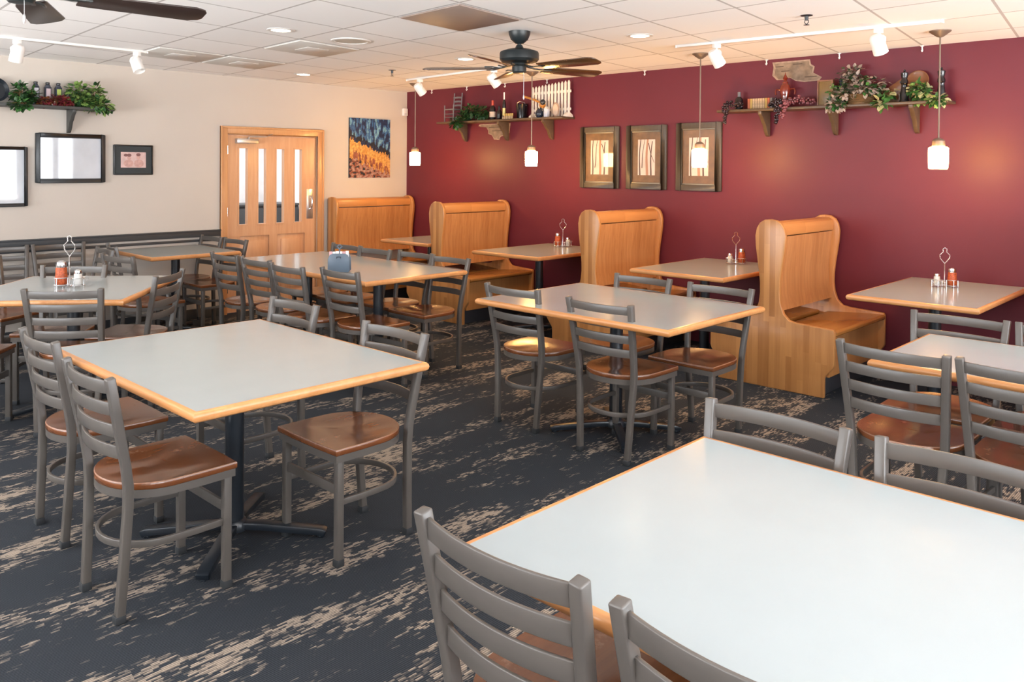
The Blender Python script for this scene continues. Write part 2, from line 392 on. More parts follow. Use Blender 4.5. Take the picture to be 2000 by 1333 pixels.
def tag(o, label, cat, group=None):
    o['label'] = label; o['category'] = cat
    if group: o['group'] = group
    return o
def thing(name, label, cat, loc=(0, 0, 0), rz=0.0, group=None):
    o = bpy.data.objects.new(name, None); COL.objects.link(o)
    o.empty_display_size = 0.1; o.location = loc; o.rotation_euler = (0, 0, rz)
    return tag(o, label, cat, group)
def struct(o):
    o['kind'] = 'structure'; return o
def copy_children(src, dst):
    for ch in list(src.children):
        c = ch.copy(); COL.objects.link(c); c.parent = dst
        copy_children(ch, c)
def dup(root, label, loc, rz=0.0, group=None):
    r = root.copy(); COL.objects.link(r); r.location = loc; r.rotation_euler = (0, 0, rz)
    r['label'] = label
    if group: r['group'] = group
    copy_children(root, r)
    return r

# ------------------------------------------------------------------ room shell
CZ = 2.467
XR, YF = 10.6, -9.2                       # far walls, behind the camera
struct(MB().box(-3.2, XR, YF, 0.0, -0.1, 0.0).build('floor', M['carpet']))
struct(MB().box(-0.12, XR, YF, 0.0, CZ, CZ+0.1).build('ceiling', M['ceiling']))
struct(MB().box(-0.12, XR, 0.0, 0.12, -0.1, CZ+0.1).build('wall_back', M['red']))
struct(MB().box(-3.2, -0.12, 0.0, 0.12, 0, CZ).build('wall_hall_side', M['hall_white']))
DY0, DY1, DZ = -2.37, -1.29, 1.875       # door opening
w = MB().box(-0.12, 0, YF, DY0, 0, CZ).box(-0.12, 0, DY1, 0, 0, CZ).box(-0.12, 0, DY0, DY1, DZ, CZ)
struct(w.build('wall_left', M['cream']))
# chair rail on the cream wall
rb = MB().box(0, 0.028, YF, DY0-0.075, 0.822, 0.888).box(0, 0.04, YF, DY0-0.075, 0.876, 0.890).box(0, 0.018, YF, DY0-0.075, 0.775, 0.800)
struct(rb.build('trim_1', M['rail'], bevel=0.003))
struct(MB().box(0, 0.014, YF, DY0-0.075, 0, 0.10).build('baseboard_left', M['rail'], bevel=0.003))
struct(MB().box(7.9, XR, -0.014, 0, 0, 0.10).box(0.6, 1.18, -0.014, 0, 0, 0.10).build('baseboard_back', M['rail'], bevel=0.003))
# window walls behind the camera
def window_wall(name, horizontal, fixed, a0, a1, spans, z0, z1):
    m = MB()
    def seg(p0, p1, q0, q1):
        if horizontal: m.box(p0, p1, fixed-0.14, fixed, q0, q1)
        else: m.box(fixed, fixed+0.14, p0, p1, q0, q1)
    seg(a0, a1, 0, z0); seg(a0, a1, z1, CZ)
    e = a0
    for s0, s1 in spans:
        seg(e, s0, z0, z1); e = s1
    seg(e, a1, z0, z1)
    struct(m.build(name, M['cream']))
WZ0, WZ1 = 0.75, 2.25
spR = [(-8.9, -7.5), (-7.3, -5.9), (-5.7, -4.3), (-4.1, -2.7), (-2.5, -1.3), (-1.1, -0.25)]
spF = [(0.5, 2.1), (2.5, 4.1), (4.5, 6.1)]  # unseen front windows, set leftward to brighten that half of the room
window_wall('wall_right', False, XR, YF, 0.0, spR, WZ0, WZ1)
window_wall('wall_front', True, YF, -0.12, XR, spF, WZ0, WZ1)
wn = 0
def window(horizontal, fixed, s0, s1):
    global wn
    wn += 1
    f = MB()
    def bx(p0, p1, q0, q1):
        if horizontal: f.box(p0, p1, fixed-0.10, fixed-0.03, q0, q1)
        else: f.box(fixed+0.03, fixed+0.10, p0, p1, q0, q1)
    t = 0.09
    bx(s0, s0+t, WZ0, WZ1); bx(s1-t, s1, WZ0, WZ1); bx(s0+t, s1-t, WZ0, WZ0+t); bx(s0+t, s1-t, WZ1-t, WZ1)
    mid = (s0+s1)/2; bx(mid-0.05, mid+0.05, WZ0+t, WZ1-t)
    o = struct(f.build('window_%d' % wn, M['brick_dark']))
    p = MB()
    if horizontal: p.box(s0+t, s1-t, fixed-0.07, fixed-0.064, WZ0+t, WZ1-t)
    else: p.box(fixed+0.064, fixed+0.07, s0+t, s1-t, WZ0+t, WZ1-t)
    p.build('pane', M['pane'], o)
for s0, s1 in spR: window(False, XR, s0, s1)
for s0, s1 in spF: window(True, YF, s0, s1)

# hall seen through the door lites
struct(MB().box(-3.3, -3.2, YF, 0, 0, CZ+0.1).build('wall_hall', M['hall_white']))
struct(MB().box(-3.2, -0.12, YF, 0, CZ, CZ+0.1).build('ceiling_hall', M['hall_white']))
struct(MB().box(-3.2, -0.12, YF-0.1, YF, 0, CZ).build('wall_hall_end', M['hall_white']))

# ------------------------------------------------------------------ door
door = bpy.data.objects.new('door_1', None); COL.objects.link(door); struct(door)
c = MB()
cw = 0.075
c.box(-0.01, 0.022, DY0-cw, DY0, 0, DZ+cw).box(-0.01, 0.022, DY1, DY1+cw, 0, DZ+cw).box(-0.01, 0.022, DY0, DY1, DZ, DZ+cw)
c.box(0.0, 0.032, DY0-cw, DY0-cw+0.02, 0, DZ+cw).box(0.0, 0.032, DY1+cw-0.02, DY1+cw, 0, DZ+cw).box(0.0, 0.032, DY0-cw+0.02, DY1+cw-0.02, DZ+cw-0.02, DZ+cw)
c.box(-0.12, -0.01, DY0, DY0+0.012, 0, DZ).box(-0.12, -0.01, DY1-0.012, DY1, 0, DZ).box(-0.12, -0.01, DY0+0.012, DY1-0.012, DZ-0.012, DZ)
c.build('casing', M['casing_oak'], door, bevel=0.004)
ly0, ly1 = DY0+0.016, DY1-0.016
lites = [(-2.225, -2.13), (-2.005, -1.915), (-1.79, -1.70), (-1.565, -1.48)]
lz0, lz1 = 0.925, 1.725
d = MB(); e = ly0
X0, X1 = -0.06, -0.015
for a, b_ in lites:
    d.box(X0, X1, e, a, lz0, lz1); e = b_
d.box(X0, X1, e, ly1, lz0, lz1)
d.box(X0, X1, ly0, ly1, lz1, DZ-0.016)
pan = [(-2.215, -1.875), (-1.775, -1.435)]
d.box(X0, X1, ly0, ly1, 0.80, lz0).box(X0, X1, ly0, ly1, 0.01, 0.16)
d.box(X0, X1, ly0, pan[0][0], 0.16, 0.80).box(X0, X1, pan[0][1], pan[1][0], 0.16, 0.80).box(X0, X1, pan[1][1], ly1, 0.16, 0.80)
for a, b_ in lites:                       # beads round each lite
    d.box(X1, X1+0.006, a-0.014, a, lz0-0.014, lz1+0.014).box(X1, X1+0.006, b_, b_+0.014, lz0-0.014, lz1+0.014)
    d.box(X1, X1+0.006, a, b_, lz1, lz1+0.014).box(X1, X1+0.006, a, b_, lz0-0.014, lz0)
leaf = d.build('door_leaf', M['door_oak'], door)
for a, b_ in lites:
    MB().box(-0.042, -0.036, a, b_, lz0, lz1).build('pane', M['pane'], leaf)
for a, b_ in pan:
    p = MB().box(-0.052, -0.034, a, b_, 0.16, 0.80)
    p.box(-0.034, -0.022, a+0.05, b_-0.05, 0.21, 0.75)
    p.build('lower_panel', M['door_oak'], leaf, bevel=0.008)
MB().box(-0.015, -0.011, -1.415, -1.335, 0.955, 1.285).build('push_plate', M['steel'], leaf, bevel=0.002)
h = MB().tube([(-0.011, -1.375, 1.06), (0.030, -1.375, 1.075), (0.034, -1.375, 1.10), (0.034, -1.375, 1.17), (0.030, -1.375, 1.195), (-0.011, -1.375, 1.21)], 0.008, 8, up=(0, 1, 0))
h.build('pull_handle', M['chrome'], leaf)
cl = MB().box(-0.015, 0.035, -2.27, -2.03, 1.775, 1.825)
cl.lathe([(0.012, -0.02), (0.012, 0.05)], 10, (0.01, -2.13, 1.79))
cl.bar([(0.01, -2.13, 1.845), (0.05, -1.95, 1.85), (0.015, -1.86, 1.885)], 0.022, 0.007)
cl.build('door_closer', M['steel'], leaf, bevel=0.004)
for z in (0.22, 1.02, 1.66):
    MB().lathe([(0.007, 0), (0.007, 0.09)], 10, (0.004, DY0+0.008, z)).build('hinge', M['chrome'], door)

t = thing('sideboard', 'dark cabinet standing behind the door, at the bottom of its glass lites', 'cabinet', (-2.60, -0.62, 0))
MB().box(-0.25, 0.25, -0.55, 0.55, 0.06, 0.98).box(-0.22, 0.22, -0.52, 0.52, 0, 0.06).build('body', M['brick_dark'], t, bevel=0.004)
MB().box(-0.27, 0.27, -0.57, 0.57, 0.98, 1.01).build('top', M['rail'], t, bevel=0.004)
for k in (-1, 1):
    dd = MB().box(0.25, 0.268, -0.53 if k < 0 else 0.01, -0.01 if k < 0 else 0.53, 0.10, 0.95).build('door', M['rail'], t, bevel=0.004)
    MB().ball((0.278, k*0.06, 0.60), 0.012, 8).build('knob', M['steel'], dd)
# ------------------------------------------------------------------ chair
TAB = {}
def rear_path(sx):
    # foot, calf, seat bend, back rest, tip of one rear post
    return [(sx*0.156, -0.182, 0.0), (sx*0.167, -0.170, 0.22), (sx*0.178, -0.162, 0.40), (sx*0.183, -0.164, 0.47), (sx*0.187, -0.174, 0.54), (sx*0.197, -0.206, 0.71), (sx*0.206, -0.232, 0.848)]
def interp(path, z):
    for a, b_ in zip(path, path[1:]):
        if a[2] <= z <= b_[2]:
            t = (z-a[2])/(b_[2]-a[2]); return [a[i]+(b_[i]-a[i])*t for i in range(3)]
    return path[-1]
def seat_outline(k=1.0, n=26):
    pts = [(0.212*k, 0.215*k), (0.214*k, 0.10*k), (0.212*k, 0.02*k)]
    for i in range(1, n):
        a = PI*i/n
        pts.append((0.212*k*math.cos(a), (0.01-0.205*math.sin(a)**0.9)*k))
    pts += [(-0.212*k, 0.02*k), (-0.214*k, 0.10*k), (-0.212*k, 0.215*k), (-0.10*k, 0.219*k), (0.10*k, 0.219*k)]
    return pts
def make_seat():
    m = MB(); ol = seat_outline(); n = len(ol); vs = []; rs = [1.0, 0.985, 0.93, 0.8, 0.62, 0.42, 0.2]
    def dip(x, y, r):
        q = max(0.0, 1-r*r)
        cheek = math.exp(-((abs(x)-0.085)/0.06)**2)*0.6+0.4
        return -0.013*q*cheek*(1.1 if y < 0.07 else 0.45)
    rows = []
    for z, r in [(0.437, 0.985), (0.441, 1.0)]:
        rows.append([(x*r, y*r, z) for x, y in ol])
    for r in rs:
        rows.append([(x*r, y*r+0.0*(1-r), 0.462-(0.004 if r == 1.0 else 0.0)+dip(x*r, y*r, r)) for x, y in ol])
    for row in rows: vs += row
    fs = [(i*n+k, i*n+(k+1) % n, (i+1)*n+(k+1) % n, (i+1)*n+k) for i in range(len(rows)-1) for k in range(n)]
    fs += [tuple(range(n-1, -1, -1)), tuple((len(rows)-1)*n+k for k in range(n))]
    m.add(vs, fs)
    m.mi = [1 if (n <= i < 3*n and i < len(m.mi)-2 and (i//n) in (2,)) else 0 for i in range(len(m.mi))]
    return m
def make_chair(label, loc, rz, group):
    t = thing('dining_chair', label, 'chair', loc, rz, group)
    s = make_seat().build('seat', [M['seat'], M['seat_edge']], t, ang=50); s['label'] = 'worn brown wooden saddle seat'
    MB().bar([(x, y, 0.423) for x, y in seat_outline(0.945)], 0.020, 0.028, closed=True).build('seat_frame', M['metal'], t, ang=50)
    for sx in (-1, 1):
        p = MB().bar(rear_path(sx), 0.030, 0.030, up=(0, 1, 0)).build('back_post', M['metal'], t, bevel=0.004, ang=60)
        MB().box(sx*0.156-0.0175, sx*0.156+0.0175, -0.1995, -0.1645, 0.0, 0.028).build('foot_cap', M['rubber'], p, bevel=0.003)
        q = MB().box(sx*0.188-0.015, sx*0.188+0.015, 0.170, 0.200, 0.005, 0.437).build('front_leg', M['metal'], t, bevel=0.004)
        MB().box(sx*0.188-0.017, sx*0.188+0.017, 0.1685, 0.2025, 0.0, 0.028).build('foot_cap', M['rubber'], q, bevel=0.003)
    for z in (0.814, 0.737, 0.660, 0.583):
        a = interp(rear_path(1), z)
        pts = [(a[0]*k/7, a[1]-0.034*(1-(k/7)**2)+0.002, z) for k in range(-7, 8)]
        MB().bar(pts, 0.009, 0.043).build('slat', M['metal'], t, bevel=0.002, ang=50)
    u = [(0.188, 0.175), (0.192, 0.08), (0.188, -0.02)]
    u += [(0.188*math.cos(PI*i/14), -0.02-0.165*math.sin(PI*i/14)) for i in range(1, 14)]
    u += [(-0.188, -0.02), (-0.192, 0.08), (-0.188, 0.175)]
    MB().bar([(x*0.985, y, 0.245) for x, y in u], 0.013, 0.024).build('hoop_stretcher', M['metal'], t, bevel=0.002, ang=50)
    MB().box(-0.175, 0.175, 0.180, 0.192, 0.275, 0.313).build('front_stretcher', M['metal'], t, bevel=0.002)
    return t
CHAIRS = []
# (x, y of the middle of the top of the back, turn, label, group)
S, F_ = 0.0, PI
CH = [
 (4.953, -5.426, S, 'worn chair nearest on the left, at the near corner of the left grey table', 'chairs at the left grey table'),
 (4.23, -5.365, S, 'chair behind the nearest left one, on the same long side of the left grey table', 'chairs at the left grey table'),
 (5.115, -4.213, F_, 'chair facing us beyond the right corner of the left grey table, seat fully in view', 'chairs at the left grey table'),
 (4.203, -4.153, F_, 'chair at the far corner of the left grey table, only its top two slats showing', 'chairs at the left grey table'),
 (4.624, -2.956, S, 'chair with an amber glow on its seat, left end of the middle table', 'chairs at the middle table'),
 (5.311, -3.009, S, 'chair with back to us in front of the column of the middle table', 'chairs at the middle table'),
 (4.896, -1.997, F_, 'chair beyond the middle table in front of the third booth, left of two', 'chairs at the middle table'),
 (5.468, -2.015, F_, 'chair facing us at the right end of the middle table beside the tall booth panel', 'chairs at the middle table'),
 (1.83, -3.33, S, 'chair nearest the door in the near row at the long table', 'near row of chairs at the long table'),
 (2.30, -3.32, S, 'second of four chairs with backs to us along the long table', 'near row of chairs at the long table'),
 (2.815, -3.366, S, 'third of four chairs with backs to us along the long table', 'near row of chairs at the long table'),
 (3.287, -3.247, S, 'chair just in front of the blue-grey caddy, last of the near row', 'near row of chairs at the long table'),
 (1.824, -2.160, F_, 'far-side chair right behind the blue-grey caddy on the long table', 'far row of chairs at the long table'),
 (2.274, -2.181, F_, 'far-side chair of the long table, second from the caddy', 'far row of chairs at the long table'),
 (2.740, -2.119, F_, 'far-side chair of the long table, third from the caddy', 'far row of chairs at the long table'),
 (3.193, -2.145, F_, 'chair facing us at the right end of the long table, whole seat visible', 'far row of chairs at the long table'),
 (0.655, -2.610, F_, 'dark chair beside the door frame at the right end of the small wall table', 'chairs at the small wall table'),
 (0.220, -2.640, F_, 'chair squeezed between the cream wall and its neighbour behind the small wall table', 'chairs at the small wall table'),
 (0.560, -3.715, S-0.20, 'chair seen edge-on at the left end of the small wall table', 'chairs at the small wall table'),
]
def place(x, y, rz, label, group):
    ox, oy = x-0.232*math.sin(rz), y+0.232*math.cos(rz)
    if not CHAIRS:
        o = make_chair(label, (ox, oy, 0), rz, group)
    else:
        o = dup(CHAIRS[0], label, (ox, oy, 0), rz, group)
    CHAIRS.append(o)
    return o
for a in CH: place(*a)
# angled table at the left: axes t (long) and n
T6C, T6A = (2.32, -4.60), math.radians(139.6)
tx, ty = math.cos(T6A), math.sin(T6A)
nx, ny = -ty, tx
CH2 = [
 (2.965, -4.870, math.radians(49.5), 'chair with back to us in front of the angled table with the red shaker', 'chairs at the angled table'),
 (2.665, -4.130, math.radians(133.0), 'chair on the right-hand side of the angled table, seen from the side', 'chairs at the angled table'),
 (1.850, -4.440, math.radians(229.5), 'chair facing us across the angled table behind the red shaker', 'chairs at the angled table'),
]
for a in CH2: place(*a)
c24 = place(2.25, -5.42, math.radians(-42), 'worn chair cut by the left picture edge beside the angled table', 'chairs at the angled table')
CH3 = [
 (6.81, -3.06, S-0.03, 'chair with back to us at the left end of the pale right-hand table', 'chairs at the pale right table'),
 (7.265, -3.07, S-0.02, 'chair half cut by the right edge, back to us at the pale right table', 'chairs at the pale right table'),
 (6.790, -2.065, F_, 'chair beyond the pale right table against the burgundy wall, full back showing', 'chairs at the pale right table'),
 (7.250, -2.065, F_, 'chair at the very right edge beyond the pale table, one post in view', 'chairs at the pale right table'),
 (6.880, -4.215, F_, 'chair facing us across the big white foreground table, left of two', 'chairs at the big foreground table'),
 (7.385, -4.215, F_, 'chair facing us across the big white foreground table, cut by the right edge', 'chairs at the big foreground table'),
 (6.880, -5.370, S, 'large foreground chair with four curved slats at the corner of the big white table', 'chairs at the big foreground table'),
 (7.380, -5.375, S, 'foreground chair at the bottom edge of the picture beside the four-slat one', 'chairs at the big foreground table'),
]
for a in CH3: place(*a)
CH4 = [
 (0.075, -3.985, math.radians(-90), 'chair pushed against the cream wall just left of the small wall table', 'spare chairs along the cream wall'),
 (0.820, -3.860, math.radians(176), 'dark spare chair standing between the red shaker and the small wall table', 'spare chairs along the cream wall'),
 (0.075, -4.440, math.radians(-90), 'chair with its back to the cream wall rail, left of the red shaker', 'spare chairs along the cream wall'),
 (0.950, -4.820, math.radians(-60), 'light-edged chair at the left edge near the cream wall', 'spare chairs along the cream wall'),
 (1.390, -3.980, math.radians(10), 'spare chair standing behind the right corner of the angled table', 'spare chairs along the cream wall'),
]
for a in CH4: place(*a)

# ------------------------------------------------------------------ tables
def make_table(label, cx, cy, lx, ly, rz=0.0, cols=((0, 0),), group='laminate dining tables', booth=False, H=0.762, baserot=PI/4, arm=0.38):
    t = thing('dining_table', label, 'table', (cx, cy, 0), rz, group)
    hx, hy = lx/2, ly/2
    MB().box(-hx+0.020, hx-0.020, -hy+0.020, hy-0.020, H-0.030, H).build('tabletop', M['laminate'], t)
    prof = [(-0.020, H), (-0.008, H-0.001), (-0.002, H-0.008), (0.0, H-0.017), (-0.003, H-0.028), (-0.012, H-0.035), (-0.020, H-0.036)]
    m = MB(); vs = []; n = len(prof)
    for sx, sy in ((1, 1), (-1, 1), (-1, -1), (1, -1)):
        vs += [(sx*(hx+o), sy*(hy+o), z) for o, z in prof]
    fs = []
    for k in range(4):
        l = (k+1) % 4
        for i in range(n): fs.append((k*n+i, l*n+i, l*n+(i+1) % n, k*n+(i+1) % n))
    e = m.add(vs, fs).build('wood_edge', M['nosing'], t, ang=50); e['label'] = 'rounded oak edge band'
    for px, py in cols:
        MB().lathe([(0.038, 0.045), (0.038, 0.70)], 20, (px, py, 0)).build('column', M['black'], t)
        b = MB()
        b.box(px-0.16, px+0.16, py-0.16, py+0.16, H-0.046, H-0.036); b.lathe([(0.06, 0.69), (0.06, H-0.046)], 16, (px, py, 0))
        b.build('mounting_plate', M['black'], t)
        b = MB().lathe([(0.055, 0.035), (0.055, 0.055), (0.045, 0.075), (0.04, 0.08)], 18, (px, py, 0))
        base = b.build('base_hub', M['black'], t)
        for k in range(4):
            a = baserot+k*PI/2
            dx, dy = math.cos(a), math.sin(a)
            pts = [(px+dx*r, py+dy*r, z) for r, z in ((0.03, 0.052), (0.12, 0.050), (0.22, 0.040), (arm-0.02, 0.027), (arm, 0.018))]
            mm = MB().bar(pts, 0.050, 0.030)
            mm.lathe([(0.016, 0.0), (0.016, 0.012)], 10, (px+dx*(arm-0.02), py+dy*(arm-0.02), 0))
            mm.build('base_foot', M['black'], base, bevel=0.005)
    return t
make_table('big white-looking foreground table filling the bottom right corner', 7.36, -4.81, 1.32, 1.0)
make_table('large grey table at left with two chairs on each long side', 4.785, -4.79, 1.33, 0.98)
make_table('grey table in the middle of the room before the booths', 5.10, -2.56, 1.36, 1.0)
make_table('long table for eight before the oak door, carrying the blue-grey caddy', 2.455, -2.655, 1.935, 0.95, cols=((-0.485, 0), (0.485, 0)))
make_table('small table against the cream wall beside the oak door', 0.555, -3.15, 0.89, 0.82)
make_table('angled table at the left edge carrying the red shaker caddy', T6C[0], T6C[1], 1.10, 1.0, T6A)
make_table('pale table at the right edge behind the big white one', 7.345, -2.58, 1.32, 0.78)
BG = 'booth tables along the burgundy wall'
make_table('booth table between first and second booths, mostly hidden', 1.22, -0.53, 0.78, 1.0, group=BG, arm=0.27, cols=((0, -0.12),))
make_table('booth table between the second and third booths', 2.78, -0.575, 0.84, 1.10, group=BG, arm=0.27, cols=((0.05, -0.12),))
make_table('booth table between the third and fourth booths', 4.60, -0.59, 0.82, 1.13, group=BG, arm=0.27, cols=((0, -0.12),))
make_table('booth table at the right by the last booth, with wire caddy near the wall', 6.30, -0.635, 0.76, 1.23, group=BG, arm=0.27, cols=((0, -0.12),))

# ------------------------------------------------------------------ booths
HALF = [(0.0, 1.195), (0.045, 1.190), (0.080, 1.168), (0.103, 1.13), (0.114, 1.075), (0.110, 1.00), (0.097, 0.91), (0.083, 0.82), (0.075, 0.74), (0.074, 0.67), (0.082, 0.60), (0.105, 0.535), (0.145, 0.495), (0.20, 0.485), (0.455, 0.472), (0.465, 0.455), (0.465, 0.235), (0.458, 0.215), (0.405, 0.150), (0.398, 0.13), (0.398, 0.0)]
def booth_half(sides, t, y0, y1):
    """seat, back, cap and kick board for one side; sides = +1 / -1"""
    for s in sides:
        bp = [(s*0.058, 1.070), (s*0.050, 0.95), (s*0.038, 0.80), (s*0.042, 0.66), (s*0.062, 0.545), (s*0.044, 0.540), (s*0.024, 0.66), (s*0.020, 0.80), (s*0.032, 0.95), (s*0.040, 1.070)]
        MB().prism(bp, 'xz', y0, y1).build('backrest', M['oak_veneer'], t, ang=50)
        sp = [(s*0.035, 0.435), (s*0.10, 0.440), (s*0.30, 0.455), (s*0.455, 0.462), (s*0.472, 0.450), (s*0.472, 0.430), (s*0.455, 0.420), (s*0.035, 0.405)]
        o = MB().prism(sp, 'xz', y0, y1).build('seat', M['oak_seat'], t, bevel=0.004)
        o['label'] = 'darker polished bench seat'
        MB().box(min(s*0.40, s*0.42), max(s*0.40, s*0.42), y0, y1, 0.14, 0.425).build('seat_front', M['oak_side'], t)
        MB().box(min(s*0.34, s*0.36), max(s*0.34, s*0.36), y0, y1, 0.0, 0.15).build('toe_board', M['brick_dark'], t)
def make_booth(label, xc, sides, ya, yb):
    t = thing('booth_bench', label, 'booth', (xc, 0, 0), 0, 'oak booths along the burgundy wall')
    if len(sides) == 2:
        poly = [(x, z) for x, z in HALF]+[(-x, z) for x, z in reversed(HALF[1:])]
        cap = [(-0.068, 1.078), (-0.072, 1.12), (-0.064, 1.155), (-0.045, 1.172), (0.0, 1.178), (0.045, 1.172), (0.064, 1.155), (0.072, 1.12), (0.068, 1.078)]
    else:
        poly = [(x, z) for x, z in HALF]+[(-0.07, 0.0), (-0.07, 1.16), (-0.06, 1.185)]
        cap = [(-0.06, 1.08), (-0.06, 1.165), (0.0, 1.178), (0.04, 1.172), (0.064, 1.155), (0.072, 1.12), (0.068, 1.078)]
    for y in (ya, yb-0.035):
        MB().prism(poly, 'xz', y, y+0.035).build('end_panel', M['oak_side'], t, bevel=0.006, ang=50)
    MB().prism(cap, 'xz', ya+0.035, yb-0.035).build('top_rail', M['oak_cap'], t, bevel=0.003, ang=50)
    booth_half(sides, t, ya+0.035, yb-0.035)
    return t
make_booth('first oak booth standing against the cream wall beside the door', 0.085, (1,), -1.16, -0.03)
make_booth('second oak booth from the door, double-sided with high back', 1.705, (1, -1), -1.0, -0.03)
make_booth('third oak booth, just behind the middle table', 3.655, (1, -1), -1.0, -0.03)
make_booth('fourth oak booth with tall scrolled end panel down to the carpet', 5.285, (1, -1), -1.0, -0.03)
make_booth('oak booth at the right edge, only a corner of bench showing', 7.36, (1, -1), -1.0, -0.03)

# ------------------------------------------------------------------ condiment caddies
def make_caddy(label, loc, rz, red=True):
    t = thing('condiment_caddy', label, 'caddy', loc, rz, 'wire condiment caddies on tables')
    m = MB(); r = 0.0022
    for cx, rr in ((-0.045, 0.030), (0.045, 0.034)):
        for z in (0.010, 0.045):
            m.tube([(cx+rr*math.cos(2*PI*k/14), rr*math.sin(2*PI*k/14), z) for k in range(14)], r, 6, closed=True)
        for k in range(4):
            a = k*PI/2
            m.tube([(cx+rr*math.cos(a), rr*math.sin(a), 0.002), (cx+rr*math.cos(a), rr*math.sin(a), 0.045)], r, 6, up=(0, 1, 0))
    m.tube([(-0.045, 0.0, 0.010), (0.045, 0.0, 0.010)], r, 6); m.tube([(0.0, -0.05, 0.004), (0.0, 0.05, 0.004)], r, 6)
    m.tube([(-0.07, -0.03, 0.03), (-0.085, -0.03, 0.05), (-0.06, -0.045, 0.05), (0.0, -0.05, 0.03)], r, 6)
    m.build('wire_rack', M['chrome'], t)
    m = MB().tube([(0, 0, 0.006), (0, 0, 0.15)], 0.0035, 8, up=(0, 1, 0))
    m.tube([(0, 0, 0.15), (0.028, 0, 0.185), (0.03, 0, 0.205), (0.010, 0, 0.225), (0.012, 0, 0.245), (0, 0, 0.252), (-0.012, 0, 0.245), (-0.010, 0, 0.225), (-0.03, 0, 0.205), (-0.028, 0, 0.185), (0, 0, 0.15)], 0.0028, 6, up=(0, 1, 0))
    m.build('handle', M['chrome'], t)
    return t
def make_jar(label, loc, fill, r=0.026, h=0.075, group=None, name='shaker'):
    t = thing(name, label, 'shaker', loc, 0, group)
    MB().lathe([(r*0.9, 0), (r, 0.004), (r, h*0.55), (r*0.93, h*0.62), (r*0.93, h*0.9), (r*0.8, h)], 16).build('jar', fill, t)
    MB().lathe([(r*0.86, h*0.98), (r*0.88, h*1.12), (r*0.82, h*1.26), (r*0.45, h*1.36), (0.003, h*1.38)], 16).build('lid', M['chrome'], t)
    return t
def set_table(where, x, y, rz, z=0.763, scale=1.0):
    t = make_caddy('chrome wire caddy with loop handle on the '+where, (x, y, z), rz)
    ca, sa = math.cos(rz), math.sin(rz)
    a = make_jar('red chili shaker in the caddy on the '+where, (x+0.045*ca, y+0.045*sa, z+0.0125), M['sauce_red'], 0.0275, 0.085, 'chili shakers')
    b_ = make_jar('small salt shaker in the caddy on the '+where, (x-0.045*ca, y-0.045*sa, z+0.0125), M['salt'], 0.020, 0.055, 'salt shakers')
    t.scale = a.scale = b_.scale = (scale, scale, scale)
    for o in (a, b_):
        d = o.location-t.location; o.location = t.location+d*scale
set_table('rightmost booth table', 6.26, -0.42, math.radians(30), scale=1.05)
set_table('booth table between third and fourth booths', 4.63, -0.27, math.radians(40), scale=1.05)
set_table('booth table between second and third booths', 2.72, -0.22, math.radians(220), scale=1.1)
set_table('angled table at the left', 2.31, -4.62, math.radians(215), scale=1.3)

# blue caddy on the double table
t = thing('napkin_caddy', 'blue-grey plastic sweetener caddy on the long table', 'caddy', (2.83, -2.93, 0.763), math.radians(48))
ol = [(-0.072, 0.0), (0.072, 0.0), (0.080, 0.010), (0.078, 0.10), (0.066, 0.128), (0.045, 0.138), (-0.045, 0.138), (-0.066, 0.128), (-0.078, 0.10), (-0.080, 0.010)]
MB().prism(ol, 'xz', -0.052, -0.044).build('front_plate', M['caddy_blue'], t, bevel=0.002)
MB().prism(ol, 'xz', 0.044, 0.052).build('back_plate', M['caddy_blue'], t, bevel=0.002)
MB().box(-0.070, 0.070, -0.044, 0.044, 0.0, 0.012).box(-0.004, 0.004, -0.044, 0.044, 0.012, 0.13).build('tray', M['caddy_blue'], t)
MB().box(-0.016, 0.016, -0.0545, -0.052, 0.112, 0.116).box(-0.016, -0.012, -0.0545, -0.052, 0.102, 0.112).box(0.012, 0.016, -0.0545, -0.052, 0.102, 0.112).build('clip', M['black'], t)
MB().tube([(0, 0, 0.12), (0, 0, 0.165), (-0.018, 0, 0.185), (0, 0, 0.20), (0.018, 0, 0.185), (0, 0, 0.165)], 0.006, 8, up=(0, 1, 0)).build('handle', M['caddy_blue'], t)
rnd = random.Random(4)
for k in range(6):
    x = -0.062+0.0235*k
    col = ['packet_pink', 'packet_white', 'packet_white', 'packet_white', 'packet_pink', 'packet_white'][k]
    a = math.radians(48)
    lx, ly_ = x, -0.02+0.006*k
    o = MB().box(-0.011, 0.011, -0.003, 0.003, 0, 0.135+0.012*rnd.random()).build('sugar_packet', M[col])
    o.location = (2.83+lx*math.cos(a)-ly_*math.sin(a), -2.93+lx*math.sin(a)+ly_*math.cos(a), 0.776); o.rotation_euler = (0, 0, a)
    tag(o, ('pink' if 'pink' in col else 'white')+' sugar packet standing in the blue-grey caddy', 'packet', 'sugar packets in the caddy')

# ------------------------------------------------------------------ pendants
def make_pendant(label, x, y):
    t = thing('pendant_lamp', label, 'pendant lamp', (x, y, 0), 0, 'pendant lamps over the booth tables')
    MB().lathe([(0.004, CZ-0.045), (0.02, CZ-0.040), (0.045, CZ-0.022), (0.066, CZ-0.006), (0.066, CZ)], 24).build('canopy', M['bronze'], t)
    MB().lathe([(0.0055, 1.75), (0.0055, CZ-0.04)], 8).build('rod', M['bronze'], t)
    MB().lathe([(0.006, 1.765), (0.026, 1.758), (0.038, 1.745), (0.040, 1.712), (0.030, 1.706)], 20).build('cap', M['bronze'], t)
    prof = [(0.030, 1.706), (0.052, 1.704), (0.060, 1.696), (0.061, 1.66), (0.060, 1.60), (0.057, 1.566), (0.052, 1.560), (0.010, 1.561)]
    s = MB().lathe(prof, 28).build('lamp_shade', M['glow'], t); s['label'] = 'lit opal glass shade'
    return t
